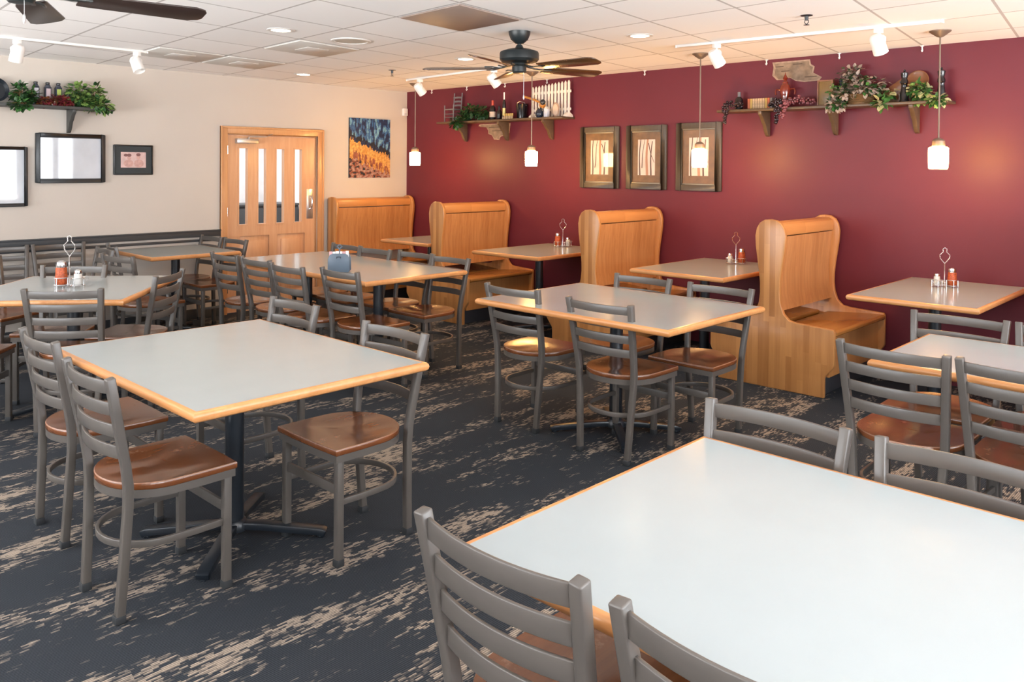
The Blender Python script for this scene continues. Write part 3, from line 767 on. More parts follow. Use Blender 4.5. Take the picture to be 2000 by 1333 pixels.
make_pendant('lit pendant lamp nearest the corner, over the first booth table', 0.92, -0.63)
make_pendant('lit pendant lamp hanging below the ceiling fan', 2.66, -0.63)
make_pendant('lit pendant lamp in front of the third framed print', 4.53, -0.695)
make_pendant('rightmost lit pendant lamp, over the last booth table', 6.27, -0.63)

# ------------------------------------------------------------------ ceiling fans
def make_fan(label, x, y, zb, ph, blade, R=0.66, chain=0.15):
    t = thing('ceiling_fan', label, 'ceiling fan', (x, y, 0), 0, 'ceiling fans')
    dz = zb-2.22
    MB().lathe([(0.012, CZ-0.085), (0.03, CZ-0.080), (0.058, CZ-0.055), (0.072, CZ-0.02), (0.074, CZ)], 28).build('canopy', M['fan_black'], t)
    MB().lathe([(0.014, 2.36+dz), (0.014, CZ-0.07)], 12).build('downrod', M['fan_black'], t)
    MB().lathe([(0.02, 2.375+dz), (0.03, 2.355+dz), (0.085, 2.345+dz), (0.128, 2.330+dz), (0.133, 2.318+dz), (0.133, 2.278+dz), (0.120, 2.262+dz), (0.075, 2.252+dz), (0.06, 2.25+dz)], 32).build('motor_housing', M['fan_black'], t)
    MB().lathe([(0.06, 2.25+dz), (0.055, 2.235+dz), (0.048, 2.23+dz), (0.048, 2.195+dz), (0.04, 2.185+dz), (0.01, 2.182+dz)], 24).build('switch_housing', M['fan_black'], t)
    for k in range(5):
        a = ph+k*2*PI/5
        rot = Matrix.Rotation(a, 4, 'Z')
        ir = MB()
        ir.bar([rot @ Vector(p) for p in ((0.06, 0.0, 2.235+dz), (0.12, 0.0, 2.222+dz), (0.17, 0.0, 2.218+dz), (0.235, 0.0, 2.221+dz))], 0.028, 0.008)
        ir.bar([rot @ Vector(p) for p in ((0.13, -0.002, 2.220+dz), (0.18, -0.045, 2.214+dz), (0.23, -0.045, 2.214+dz))], 0.012, 0.007)
        ir.bar([rot @ Vector(p) for p in ((0.13, 0.002, 2.220+dz), (0.18, 0.045, 2.226+dz), (0.23, 0.045, 2.226+dz))], 0.012, 0.007)
        ir.build('blade_iron', M['fan_black'], t, bevel=0.002)
        m4 = rot @ Matrix.Translation((0, 0, zb)) @ Matrix.Rotation(math.radians(-13), 4, 'X')
        pl = [(0.19, -0.050), (0.22, -0.056), (R-0.05, -0.068), (R-0.012, -0.052), (R, -0.03), (R, 0.03), (R-0.012, 0.052), (R-0.05, 0.068), (0.22, 0.056), (0.19, 0.050)]
        b_ = MB(); n = len(pl)
        b_.prism(pl, 'xy', -0.003, 0.003)
        o = b_.build('blade', blade, t, bevel=0.0015)
        o.matrix_local = m4
    MB().tube([(0.042, 0.0, 2.19+dz), (0.043, 0, 2.19+dz-chain*0.6), (0.043, 0, 2.19+dz-chain)], 0.0013, 6, up=(0, 1, 0)).lathe([(0.002, 2.19+dz-chain), (0.005, 2.18+dz-chain), (0.005, 2.165+dz-chain), (0.002, 2.155+dz-chain)], 8, (0.043, 0, 0)).build('pull_chain', M['steel'], t)
    return t
make_fan('black ceiling fan with brown blades hanging before the burgundy wall', 4.16, -2.41, 2.22, math.radians(1), M['fan_blade'])
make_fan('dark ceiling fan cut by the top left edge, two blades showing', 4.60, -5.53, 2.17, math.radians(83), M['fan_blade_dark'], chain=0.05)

# ------------------------------------------------------------------ ceiling fittings
def downlight(label, x, y):
    t = thing('recessed_light', label, 'ceiling light', (x, y, CZ), 0, 'recessed downlights')
    MB().lathe([(0.064, -0.001), (0.066, -0.006), (0.090, -0.005), (0.094, -0.001)], 28).build('trim_ring', M['vent_mid'], t)
    MB().lathe([(0.002, -0.0045), (0.062, -0.0045), (0.064, -0.001)], 24).build('lamp_lens', M['lamp'], t)
    return t
downlight('recessed downlight left of the round ceiling speaker', 2.99, -3.52)
downlight('recessed downlight above the oak door', 0.75, -1.94)
downlight('recessed downlight just left of the black fan motor', 2.86, -1.69)
downlight('recessed downlight right of the black fan, near the long white track', 4.68, -1.75)
t = thing('ceiling_speaker', 'round beige ceiling speaker between the grey vents', 'speaker', (2.96, -2.93, CZ))
MB().lathe([(0.118, -0.001), (0.120, -0.010), (0.142, -0.008), (0.146, -0.001)], 32).build('rim', M['vent_mid'], t)
MB().lathe([(0.002, -0.006), (0.117, -0.006), (0.118, -0.001)], 28).build('grille', M['speaker'], t)
def panel(name, label, cat, u, v, mat, mid, group=None):
    p = [cell_xy(u+0.02, v-0.02), cell_xy(u+PITCH-0.02, v-0.02), cell_xy(u+PITCH-0.02, v-PITCH+0.02), cell_xy(u+0.02, v-PITCH+0.02)]
    t = thing(name, label, cat, (p[0][0], p[0][1], CZ), 0, group)
    q = [(a-p[0][0], b_-p[0][1]) for a, b_ in p]
    cx, cy = sum(a for a, _ in q)/4, sum(b_ for _, b_ in q)/4
    MB().prism(q, 'xy', -0.010, -0.0005).build('plate', mat, t, bevel=0.003)
    if mid:
        MB().prism([(cx+(a-cx)*0.36, cy+(b_-cy)*0.36) for a, b_ in q], 'xy', -0.014, -0.010).build('diffuser', M['vent_mid'], t, bevel=0.002)
    return t
panel('air_vent', 'grey square ceiling vent beside the round speaker', 'vent', U0+2*PITCH, V0-3*PITCH, M['vent'], True, 'grey square ceiling vents')
panel('air_vent', 'grey square ceiling vent nearest the cream wall, above the door', 'vent', U0, V0-3*PITCH, M['vent'], True, 'grey square ceiling vents')
panel('air_vent', 'grey square ceiling vent at the end of the left light track', 'vent', U0, V0-4*PITCH, M['vent'], True, 'grey square ceiling vents')
t = panel('return_air_panel', 'large brown-grey ceiling panel left of the black fan', 'ceiling panel', U0+5*PITCH, V0-3*PITCH, M['return'], False)
def sprinkler(label, x, y):
    t = thing('sprinkler', label, 'sprinkler', (x, y, CZ), 0, 'ceiling sprinkler heads')
    MB().lathe([(0.010, -0.03), (0.012, -0.006), (0.034, -0.003), (0.036, -0.0005)], 18).build('escutcheon', M['black'], t)
    m = MB().tube([(0.010, 0, -0.028), (0.012, 0, -0.042), (0, 0, -0.055)], 0.0025, 6, up=(0, 1, 0)).tube([(-0.010, 0, -0.028), (-0.012, 0, -0.042), (0, 0, -0.055)], 0.0025, 6, up=(0, 1, 0))
    m.lathe([(0.004, -0.060), (0.017, -0.058), (0.017, -0.056), (0.004, -0.054)], 14)
    m.build('deflector', M['black'], t)
sprinkler('black sprinkler head on the ceiling near the corner', 1.72, -1.58)
sprinkler('black sprinkler head on the ceiling at the upper right', 5.85, -1.72)
# little hooks where the ceiling meets the burgundy wall
hk = None
hooks = [('first from the corner', 0.486), ('second from the corner', 1.096), ('third from the corner', 1.705), ('above the picket fence', 2.315), ('right of the fan blades', 3.534), ('left of the stone patch', 4.753), ('above the pink and silver plant', 5.363), ('left of the rightmost pendant', 5.972)]
for i, (lb, x) in enumerate(hooks):
    lab = 'small white ceiling hook on the burgundy wall, '+lb
    if hk is None:
        hk = MB().box(-0.010, 0.010, -0.030, -0.006, -0.006, 0.0).tube([(0, -0.018, -0.004), (0, -0.018, -0.022), (0, -0.010, -0.034), (0, -0.020, -0.044), (0, -0.030, -0.034)], 0.005, 6, up=(1, 0, 0)).build('ceiling_hook', M['white'], loc=(x, 0, CZ))
        tag(hk, lab, 'hook', 'white hooks along the top of the burgundy wall')
    else:
        o = hk.copy(); COL.objects.link(o); o.location = (x, 0, CZ); o['label'] = lab
# light tracks
def track(label, x0, y0, x1, y1):
    t = thing('light_track', label, 'light track', (x0, y0, CZ), math.atan2(y1-y0, x1-x0), 'white light tracks')
    L = math.hypot(x1-x0, y1-y0)
    MB().box(0, L, -0.018, 0.018, -0.020, -0.0005).build('rail', M['white'], t, bevel=0.003)
    MB().box(-0.012, 0.0, -0.020, 0.020, -0.022, -0.0005).box(L, L+0.012, -0.020, 0.020, -0.022, -0.0005).build('end_cap', M['white'], t, bevel=0.002)
track('white light track along the left ceiling above the cream wall', 1.22, -6.6, 1.235, -3.70)
track('white light track behind the black fan near the corner', 1.20, -0.96, 2.75, -1.12)
track('long white light track over the right booths', 4.63, -1.19, 6.40, -1.06)
def spot(label, x, y, aim, tilt):
    t = thing('track_spotlight', label, 'spotlight', (x, y, CZ-0.020), aim, 'white track spotlights')
    MB().box(-0.028, 0.028, -0.016, 0.016, -0.028, 0.0).lathe([(0.008, -0.045), (0.008, -0.026)], 10).build('adapter', M['white'], t, bevel=0.002)
    m = MB()
    m.bar([(0, -0.046, -0.10), (0, -0.048, -0.06), (0, -0.030, -0.045), (0, 0.030, -0.045), (0, 0.048, -0.06), (0, 0.046, -0.10)], 0.010, 0.003, up=(1, 0, 0))
    m.build('yoke', M['white'], t)
    r4 = Matrix.Translation((0, 0, -0.10)) @ Matrix.Rotation(tilt, 4, 'Y')
    prof = [(0.010, 0.070), (0.032, 0.064), (0.042, 0.046), (0.044, 0.0), (0.046, -0.060), (0.042, -0.062), (0.036, -0.030), (0.004, -0.020)]
    o = MB().lathe(prof, 24).build('lamp_head', M['white'], t); o.matrix_local = r4
    return t
spot('white track spotlight at the upper left edge', 1.225, -4.62, math.radians(200), math.radians(-18))
spot('white track spotlight at the end of the left track', 1.235, -3.77, math.radians(200), math.radians(28))
spot('white track spotlight in the corner above the first pendant', 1.42, -0.985, math.radians(80), math.radians(-42))
spot('white track spotlight just below the black fan', 2.62, -1.108, math.radians(70), math.radians(-42))
spot('white track spotlight beside the third pendant rod', 4.94, -1.168, math.radians(70), math.radians(-38))
spot('white track spotlight left of the rightmost pendant', 6.04, -1.087, math.radians(75), math.radians(-30))

# ------------------------------------------------------------------ pictures
def framed(name, label, wall, a0, a1, z0, z1, fw, frame, matw, matm, prn, depth=0.03, cat='picture', group=None, inner=None):
    """wall 'x' hangs on the cream wall (x = 0), 'y' on the burgundy wall (y = 0)"""
    t = thing(name, label, cat, (0, (a0+a1)/2, z0) if wall == 'x' else ((a0+a1)/2, 0, z0), 0, group)
    hw, H = (a1-a0)/2, z1-z0
    def bx(m, p0, p1, q0, q1, d0, d1):
        if wall == 'x': m.box(d0, d1, p0, p1, q0, q1)
        else: m.box(p0, p1, -d1, -d0, q0, q1)
        return m
    m = MB()
    bx(m, -hw, -hw+fw, 0, H, 0.001, depth); bx(m, hw-fw, hw, 0, H, 0.001, depth); bx(m, -hw+fw, hw-fw, 0, fw, 0.001, depth); bx(m, -hw+fw, hw-fw, H-fw, H, 0.001, depth)
    fr = m.build('frame', frame, t, bevel=min(0.005, fw*0.2))
    i0 = hw-fw
    if inner:
        m = MB(); g = 0.012
        bx(m, -i0, -i0+g, fw, H-fw, 0.004, depth*0.8); bx(m, i0-g, i0, fw, H-fw, 0.004, depth*0.8); bx(m, -i0+g, i0-g, fw, fw+g, 0.004, depth*0.8); bx(m, -i0+g, i0-g, H-fw-g, H-fw, 0.004, depth*0.8)
        m.build('inner_lip', inner, fr, bevel=0.003)
    bx(MB(), -i0, i0, fw, H-fw, 0.001, 0.010).build('mat_board', matm, t) if matw else None
    k = fw+matw
    pm = bx(MB(), -hw+k, hw-k, k, H-k, 0.002, 0.012)
    pr = pm.build('print', prn, t)
    return t, pr, hw-k, H-2*k, k
framed('picture_frame', 'black framed print cut by the left edge', 'x', -4.82, -4.21, 1.18, 1.69, 0.026, M['frame_black'], 0, None, M['print_pale'])
framed('picture_frame', 'large black framed print reflecting bright windows, under the left shelf', 'x', -4.15, -3.57, 1.38, 1.815, 0.036, M['frame_black'], 0, None, M['print_pale'])
t, pr, w2, hh, k = framed('picture_frame', 'small dark matted vintage photograph of two people left of the door', 'x', -3.495, -3.13, 1.45, 1.73, 0.012, M['frame_black'], 0.055, M['mat_dark'], M['photo_rose'], depth=0.018)
fm = MB()
def blob(m, cy, cz, ry, rz_, x0=0.012, x1=0.0125, n=16):
    m.prism([(cy+ry*math.cos(2*PI*i/n), cz+rz_*math.sin(2*PI*i/n)) for i in range(n)], 'yz', x0, x1)
z0 = k
blob(fm, -0.045, z0+hh*0.27, 0.045, hh*0.24); blob(fm, 0.05, z0+hh*0.27, 0.045, hh*0.26)
blob(fm, -0.04, z0+hh*0.66, 0.018, hh*0.17); blob(fm, 0.045, z0+hh*0.70, 0.018, hh*0.17, 0.0126, 0.0128)
fm.build('portrait_figures', M['photo_skin'], pr)
fm = MB(); blob(fm, -0.04, z0+hh*0.80, 0.021, hh*0.10, 0.0129, 0.0131); blob(fm, 0.045, z0+hh*0.84, 0.021, hh*0.10, 0.0129, 0.0131); blob(fm, -0.07, z0+hh*0.8, 0.02, hh*0.09, 0.0121, 0.0124)
fm.build('portrait_hair', M['photo_dark'], pr)
def branch(pts, w0, w1, x):
    pass
def tree_print(label, a0, a1, z0, z1, seed, gl):
    t, pr, hw, H, k = framed('picture_frame', label, 'y', a0, a1, z0, z1, 0.052, M['frame_brown'], 0.080, M['mat_tan'], M['print_pink'], depth=0.024, group='brown framed tree prints on the burgundy wall', inner=M['frame_inner'])
    r = random.Random(seed)
    def strip(m, x0, x1, wa, wb, za, zb, d):
        n = 8; L = []; R_ = []
        for i in range(n+1):
            f = i/n; x = x0+(x1-x0)*f+0.006*math.sin(f*5+seed); w_ = (wa+(wb-wa)*f)/2
            z = k+H*(za+(zb-za)*f)
            L.append((max(-hw, min(hw, x-w_)), z)); R_.append((max(-hw, min(hw, x+w_)), z))
        m.prism(L+R_[::-1], 'xz', -0.0128-d, -0.0124-d)
    m = MB(); strip(m, hw*0.05, hw*0.12, 0.028, 0.02, 0, 1, 0)
    m.build('pale_trunk', M['trunk_ink'], pr)
    m = MB()
    strip(m, -hw*0.80, -hw*0.7, 0.016, 0.009, 0, 1, .0005); strip(m, hw*0.5, hw*0.65, 0.018, 0.009, 0, 0.95, .0007); strip(m, hw*0.2, hw*0.9, 0.010, 0.005, 0.9, 0.35, .0009); strip(m, -hw*0.55, -hw*0.2, 0.009, 0.005, 0.2, 1, .0011)
    m.build('dark_trunks', M['tree_ink'], pr)
tree_print('leftmost of three brown framed tree prints, with a lamp reflection', 2.765, 3.245, 1.352, 1.952, 1, 0)
tree_print('middle one of three brown framed tree prints', 3.330, 3.785, 1.352, 1.952, 2, 0)
tree_print('rightmost of three brown framed tree prints, behind a pendant lamp', 3.885, 4.345, 1.352, 1.960, 3, 0)
# unframed canvas: plain patchwork of paint strokes in night blue, ochre and brick
t = thing('wall_painting', 'unframed blue and ochre painted canvas right of the door', 'painting', (0, -0.57, 1.41))
from mathutils import noise as mnoise
m = MB(); r = random.Random(11); nx_, nz_ = 56, 70; W_, H_ = 0.59, 0.70
m.box(0.0, 0.020, -W_/2, W_/2, 0, H_)
m.mi = [7]*len(m.mi)
for i in range(nx_):
    for j in range(nz_):
        u, v = (i+.5)/nx_, (j+.5)/nz_
        n1 = mnoise.noise(Vector((u*7, v*4, 3.1))); n2 = mnoise.noise(Vector((u*26, v*9, 7.7))); n3 = mnoise.noise(Vector((u*16, v*30, 1.3)))
        uu, vv = u+0.05*n1, v+0.04*n2
        q = vv+0.30*uu+0.05*n2            # slanting bands of loose paint strokes
        if q < 0.34: k = 6 if n3 > 0.12 else (5 if n3 > -0.28 else 7)
        elif q < 0.46: k = 3 if n2 > 0 else 5
        elif q < 0.66: k = 4 if n2 > -0.1 else 3
        elif q < 0.76: k = 7 if n2 < 0.1 else 0
        else: k = 0 if n2 < -0.12 else (1 if n2 < 0.25 else 2)
        m.cur = k
        y0, y1 = -W_/2+W_*i/nx_, -W_/2+W_*(i+1)/nx_; z0, z1 = H_*j/nz_, H_*(j+1)/nz_
        m.add([(0.0203, y0, z0), (0.0203, y1, z0), (0.0203, y1, z1), (0.0203, y0, z1)], [(0, 1, 2, 3)])
m.build('canvas', ART, t, flat=True)
t = thing('wall_sensor', 'small white wall sensor in the corner beside the burgundy wall', 'sensor', (0, -0.045, 2.17))
MB().box(0.0, 0.032, -0.035, 0.035, 0, 0.092).build('housing', M['white'], t, bevel=0.006)
MB().box(0.032, 0.034, -0.018, 0.018, 0.012, 0.034).build('lens', M['vent_mid'], t, bevel=0.002)
# exposed masonry patches painted wall shows through
def patch(label, pts, gaps):
    t = thing('masonry_patch', label, 'wall patch', (0, 0, 0), 0)
    MB().prism(pts, 'xz', -0.005, -0.0005).build('chipped_rim', M['stone_edge'], t)
    cx = sum(p[0] for p in pts)/len(pts); cz = sum(p[1] for p in pts)/len(pts)
    MB().prism([(cx+(x-cx)*0.9, cz+(z-cz)*0.88) for x, z in pts], 'xz', -0.008, -0.005).build('stone_face', M['stone'], t)
    g = MB()
    for x0, x1, z in gaps: g.box(x0, x1, -0.0095, -0.008, z-0.004, z+0.004)
    g.build('mortar_joint', M['mortar'], t)
patch('exposed stone patch on the burgundy wall under the left-hand shelf', [(1.30, 2.03), (1.28, 2.01), (1.40, 2.0), (1.44, 1.955), (1.44, 1.92), (1.50, 1.90), (1.53, 1.855), (1.61, 1.85), (1.63, 1.885), (1.70, 1.90), (1.76, 1.92), (1.78, 2.03)], [(1.45, 1.62, 1.99), (1.5, 1.7, 1.95)])
patch('exposed stone patch at the top of the burgundy wall above the red decanter', [(4.80, 2.44), (4.81, 2.40), (4.80, 2.33), (4.84, 2.29), (4.90, 2.29), (4.95, 2.305), (5.0, 2.275), (5.08, 2.26), (5.20, 2.265), (5.22, 2.29), (5.15, 2.33), (5.16, 2.38), (5.13, 2.40), (5.12, 2.44)], [(4.83, 4.90, 2.40), (4.88, 4.95, 2.36), (4.98, 5.06, 2.41), (5.08, 5.18, 2.30)])

# ------------------------------------------------------------------ shelves
BR = [(0, 0), (0.165, 0), (0.160, -0.025), (0.130, -0.050), (0.105, -0.085), (0.075, -0.110), (0.055, -0.160), (0.028, -0.195), (0, -0.205)]
def shelf_y(label, x0, x1, z, brs, mat, dep=0.21):
    t = thing('wall_shelf', label, 'shelf', ((x0+x1)/2, 0, z)); h = (x1-x0)/2
    MB().box(-h, h, -dep, -0.001, -0.022, 0).build('board', mat, t, bevel=0.005)
    for x in brs:
        MB().prism([(-y-0.021, zz-0.022) for y, zz in BR], 'yz', x-(x0+x1)/2-0.016, x-(x0+x1)/2+0.016).build('bracket', mat, t, bevel=0.003)
shelf_y('brown shelf with a picket fence and mini chair on the burgundy wall', 0.79, 2.68, 2.062, (1.10, 1.76, 2.40), M['shelf'])
shelf_y('long brown shelf with plants and grapes on the right of the burgundy wall', 4.40, 6.20, 2.048, (4.78, 5.35, 5.95), M['shelf'])
t = thing('wall_shelf', 'dark shelf with ivy and bottles on the cream wall', 'shelf', (0, -4.35, 2.052))
MB().box(0.001, 0.21, -0.85, 0.795, -0.024, 0).build('board', M['shelf_dark'], t, bevel=0.005)
for y in (-0.45, 0.47):
    MB().prism([(a+0.001, b_-0.024) for a, b_ in BR], 'xz', y-0.016, y+0.016).build('bracket', M['shelf_dark'], t, bevel=0.003)

def foliage(name, label, cat, mats, centers, n, size, seed, base=None, group=None, droop=0.25):
    """a plant: leaves scattered round ellipsoid centres (c, radii)"""
    r = random.Random(seed)
    c0 = Vector(base)
    t = thing(name, label, cat, c0, 0, group)
    m = MB(); st = MB()
    for c, rad in centers:
        c = Vector(c)-c0
        for i in range(n):
            while True:
                q = Vector((r.uniform(-1, 1), r.uniform(-1, 1), r.uniform(-1, 1)))
                if q.length < 1: break
            q = q*(0.55+0.45*r.random())
            p = c+Vector((q.x*rad[0], q.y*rad[1], q.z*rad[2]))
            d = Vector((q.x, q.y, q.z-droop+r.uniform(-.3, .3)))+Vector((r.uniform(-.6, .6), r.uniform(-.6, .6), 0))
            if d.length < .05: d = Vector((1, 0, 0))
            nrm = Vector((r.uniform(-.5, .5), r.uniform(-.7, .3), 1))
            m.cur = r.randrange(len(mats))
            L = size*r.uniform(.7, 1.3)
            m.leaf(p, d, nrm, L, L*r.uniform(.6, .8))
            if i % 6 == 0: st.tube([(c.x*0.8, c.y*.8, c.z*0.3+0.004), (c.x+q.x*rad[0]*.4, c.y+q.y*rad[1]*.4, max(c.z, 0.01)), p], 0.0015, 4)
    m.build('foliage', mats, t, ang=60); st.build('stems', M['wicker'], t)
    return t
Z1 = 2.0625
# left shelf things (cream wall)
ZL = 2.053
foliage('ivy_plant', 'dark ivy plant left of the three bottles on the cream wall shelf', 'plant', [M['leaf_dark'], M['leaf'], M['leaf_dark']], [((0.12, -4.29, ZL+0.10), (0.06, 0.08, 0.085)), ((0.15, -4.22, ZL+0.07), (0.06, 0.07, 0.07)), ((0.215, -4.32, ZL-0.01), (0.02, 0.09, 0.045))], 130, 0.042, 3, (0.11, -4.28, ZL))
foliage('ivy_plant', 'big light green variegated ivy at the right end of the cream wall shelf', 'plant', [M['leaf_light'], M['leaf'], M['leaf_dark'], M['leaf_light']], [((0.12, -3.84, ZL+0.13), (0.07, 0.11, 0.09)), ((0.14, -3.70, ZL+0.11), (0.07, 0.10, 0.10)), ((0.205, -3.68, ZL+0.02), (0.03, 0.12, 0.065)), ((0.13, -3.80, ZL+0.06), (0.07, 0.10, 0.07))], 130, 0.052, 5, (0.12, -3.77, ZL))
foliage('red_garland', 'dark red leaf garland lying before the three bottles', 'garland', [M['leaf_red'], M['leaf_red'], M['brown_wood']], [((0.16, -4.12, ZL+0.035), (0.04, 0.07, 0.035)), ((0.16, -4.02, ZL+0.045), (0.04, 0.07, 0.04)), ((0.16, -3.95, ZL+0.035), (0.035, 0.05, 0.035))], 120, 0.036, 7, (0.16, -4.03, ZL))
for lb, y, mt in (('white-labelled', -4.165, 'paper_white'), ('rose-labelled', -4.070, 'paper_rose'), ('green-labelled', -3.985, 'paper_green')):
    t = thing('oil_bottle', lb+' dark square bottle on the cream wall shelf', 'bottle', (0.075, y, ZL), 0, 'square bottles on the cream wall shelf')
    MB().box(-0.024, 0.024, -0.025, 0.025, 0, 0.165).prism([(-0.024, 0.165), (0.024, 0.165), (0.014, 0.185), (-0.014, 0.185)], 'yz', -0.014, 0.014).build('body', M['paper_navy'], t, bevel=0.004)
    MB().box(-0.014, 0.014, -0.014, 0.014, 0.185, 0.205).build('cap', M['black'], t, bevel=0.003)
    MB().box(0.0242, 0.0250, -0.017, 0.017, 0.03, 0.150).build('paper_label', M[mt], t)
t = thing('frying_pan', 'black pan standing on the cream wall shelf at the left edge', 'pan', (0.02, -4.47, ZL+0.11))
r4 = Matrix.Rotation(math.radians(78), 4, 'Y')
MB().lathe([(0.002, 0.0), (0.085, 0.0), (0.105, 0.03), (0.108, 0.03), (0.09, -0.004), (0.002, -0.006)], 28, mat=Matrix.Translation((0.02, 0, 0)) @ r4).build('pan_body', M['black'], t)
MB().bar([(0.03, 0.09, -0.045), (0.035, 0.15, -0.075), (0.04, 0.20, -0.095)], 0.02, 0.008).build('handle', M['black'], t, bevel=0.002)

# shelf one on the burgundy wall
t = thing('miniature_chair', 'miniature grey ladder-back chair on the burgundy wall shelf', 'ornament', (0.965, -0.10, Z1))
m = MB()
for x in (-0.055, 0.075): m.tube([(x, 0.045, 0), (x, 0.05, 0.15), (x+0.006, 0.06, 0.335)], 0.0065, 8, up=(0, 1, 0))
m.build('back_post', M['pewter'], t)
m = MB()
for x in (-0.085, 0.065): m.tube([(x, -0.06, 0), (x, -0.06, 0.19)], 0.0065, 8, up=(0, 1, 0))
m.build('front_leg', M['pewter'], t)
for z in (0.19, 0.235, 0.28): MB().bar([(-0.055, 0.052, z), (0.01, 0.058, z+0.005), (0.078, 0.055, z)], 0.006, 0.020).build('slat', M['pewter'], t)
MB().prism([(-0.09, -0.065), (0.07, -0.065), (0.08, 0.055), (-0.06, 0.055)], 'xy', 0.135, 0.148).build('seat', M['pewter'], t)
m = MB()
for z in (0.05, 0.09): m.tube([(-0.085, -0.06, z), (0.065, -0.06, z)], 0.004, 6).tube([(-0.085, -0.06, z), (-0.055, 0.045, z)], 0.004, 6).tube([(0.065, -0.06, z), (0.075, 0.045, z)], 0.004, 6)
m.build('rung', M['pewter'], t)
foliage('ivy_plant', 'dark green ivy spilling over the burgundy wall shelf beside the mini chair', 'plant', [M['leaf_dark'], M['leaf'], M['leaf_dark']], [((1.27, -0.12, Z1+0.11), (0.14, 0.07, 0.085)), ((1.18, -0.14, Z1+0.05), (0.12, 0.07, 0.07)), ((1.42, -0.10, Z1+0.09), (0.13, 0.06, 0.085)), ((1.17, -0.240, Z1-0.02), (0.11, 0.012, 0.06))], 150, 0.042, 9, (1.27, -0.12, Z1))
def bottle(label, x, y, z, r, h, body, foil, lab, group=None, name='wine_bottle'):
    t = thing(name, label, 'bottle', (x, y, z), 0, group)
    MB().lathe([(r*0.9, 0), (r, 0.006), (r, h*0.55), (r*0.85, h*0.64), (r*0.38, h*0.74), (r*0.34, h*0.78)], 20).build('glass', body, t)
    MB().lathe([(r*0.40, h*0.73), (r*0.40, h*0.99), (r*0.30, h)], 16).build('foil_capsule', foil, t)
    MB().lathe([(r*1.015, h*0.14), (r*1.015, h*0.42)], 20).build('paper_label', lab, t)
bottle('red-foil champagne bottle on the burgundy wall shelf', 1.62, -0.12, Z1, 0.034, 0.215, M['bottle_dark'], M['foil_red'], M['paper'])
bottle('tall slim bottle with gold band behind the corks on the shelf', 1.775, -0.10, Z1, 0.020, 0.295, M['bottle_dark'], M['packet_white'], M['foil_gold'])
bottle('small dark bottle beside the red-foil champagne bottle', 1.70, -0.10, Z1, 0.030, 0.15, M['bottle_dark'], M['bottle_dark'], M['bottle_dark'])
ck = None
for row, (z, x0, n) in enumerate(((Z1, 1.815, 6), (Z1+0.030, 1.845, 5))):
    for i in range(n):
        mt = M['cork'] if row == 0 else M['cork_gold']
        o = MB().lathe([(0.011, 0), (0.012, 0.003), (0.012, 0.029), (0.011, 0.0295)], 10).build('wine_cork', mt, loc=(x0+0.026*i, -0.155, z))
        tag(o, 'pale cork standing in the lower row on the fence shelf' if row == 0 else 'golden cork standing on the upper row on the fence shelf', 'cork', 'pale corks in a row' if row == 0 else 'golden corks in a row')
t = thing('ice_bucket', 'black ice bucket behind the corks on the fence shelf', 'bucket', (2.0, -0.06, Z1))
MB().lathe([(0.045, 0.0), (0.050, 0.004), (0.063, 0.155), (0.066, 0.160), (0.060, 0.160), (0.046, 0.010), (0.002, 0.008)], 24).build('bucket_body', M['bottle_dark'], t)
MB().tube([(-0.064, 0, 0.14), (-0.05, -0.02, 0.175), (0, -0.03, 0.185), (0.05, -0.02, 0.175), (0.064, 0, 0.14)], 0.003, 6).build('bail_handle', M['steel'], t)
t = thing('picket_fence', 'white miniature picket fence on the burgundy wall shelf', 'ornament', (2.40, -0.055, Z1))
for i in range(12):
    x = -0.245+0.0445*i; hgt = 0.33+0.004*i
    MB().prism([(x-0.013, 0.012), (x+0.013, 0.012), (x+0.013, hgt-0.02), (x, hgt), (x-0.013, hgt-0.02)], 'xz', -0.006, 0.004).build('picket', M['white_wood'], t)
for z in (0.07, 0.25): MB().box(-0.26, 0.265, 0.004, 0.012, z, z+0.025).build('fence_rail', M['white_wood'], t)
for x in (-0.235, 0.235): MB().prism([(-0.06, 0), (0.06, 0), (0.055, 0.022), (0.018, 0.045), (-0.018, 0.045), (-0.055, 0.022)], 'yz', x-0.02, x+0.02).build('stand_foot', M['white_wood'], t, bevel=0.003)
t = thing('wooden_scoop', 'long honey-coloured wooden scoop leaning across the picket fence', 'scoop', (2.30, -0.13, Z1))
MB().bar([(-0.23, 0.02, 0.235), (-0.05, 0.0, 0.185), (0.06, -0.01, 0.145)], 0.014, 0.022).build('handle', M['honey_wood'], t, bevel=0.004)
MB().lathe([(0.002, 0), (0.02, 0.002), (0.032, 0.02), (0.034, 0.045), (0.02, 0.05)], 16, mat=Matrix.Translation((0.09, -0.01, 0.115)) @ Matrix.Rotation(math.radians(-60), 4, 'Y')).build('bowl', M['honey_wood'], t)
MB().ball((0.085, -0.03, 0.155), 0.030, 10).build('dark_knob', M['black'], t)
t = thing('clay_jug', 'small dark jug in front of the picket fence', 'jug', (2.33, -0.15, Z1))
MB().lathe([(0.025, 0), (0.042, 0.02), (0.045, 0.045), (0.03, 0.075), (0.022, 0.09), (0.026, 0.10)], 18).build('jug_body', M['bottle_blue'], t)
MB().tube([(0.024, 0, 0.09), (0.055, 0, 0.08), (0.045, 0, 0.05)], 0.005, 6, up=(0, 1, 0)).build('jug_handle', M['bottle_blue'], t)
t = thing('carton', 'small pale carton in front of the picket fence', 'box', (2.42, -0.14, Z1))
MB().box(-0.022, 0.022, -0.02, 0.02, 0, 0.085).build('carton_body', M['paper_white'], t, bevel=0.002)
MB().prism([(-0.022, 0.085), (0.022, 0.085), (0, 0.11)], 'xz', -0.018, 0.018).build('carton_gable', M['salt'], t)
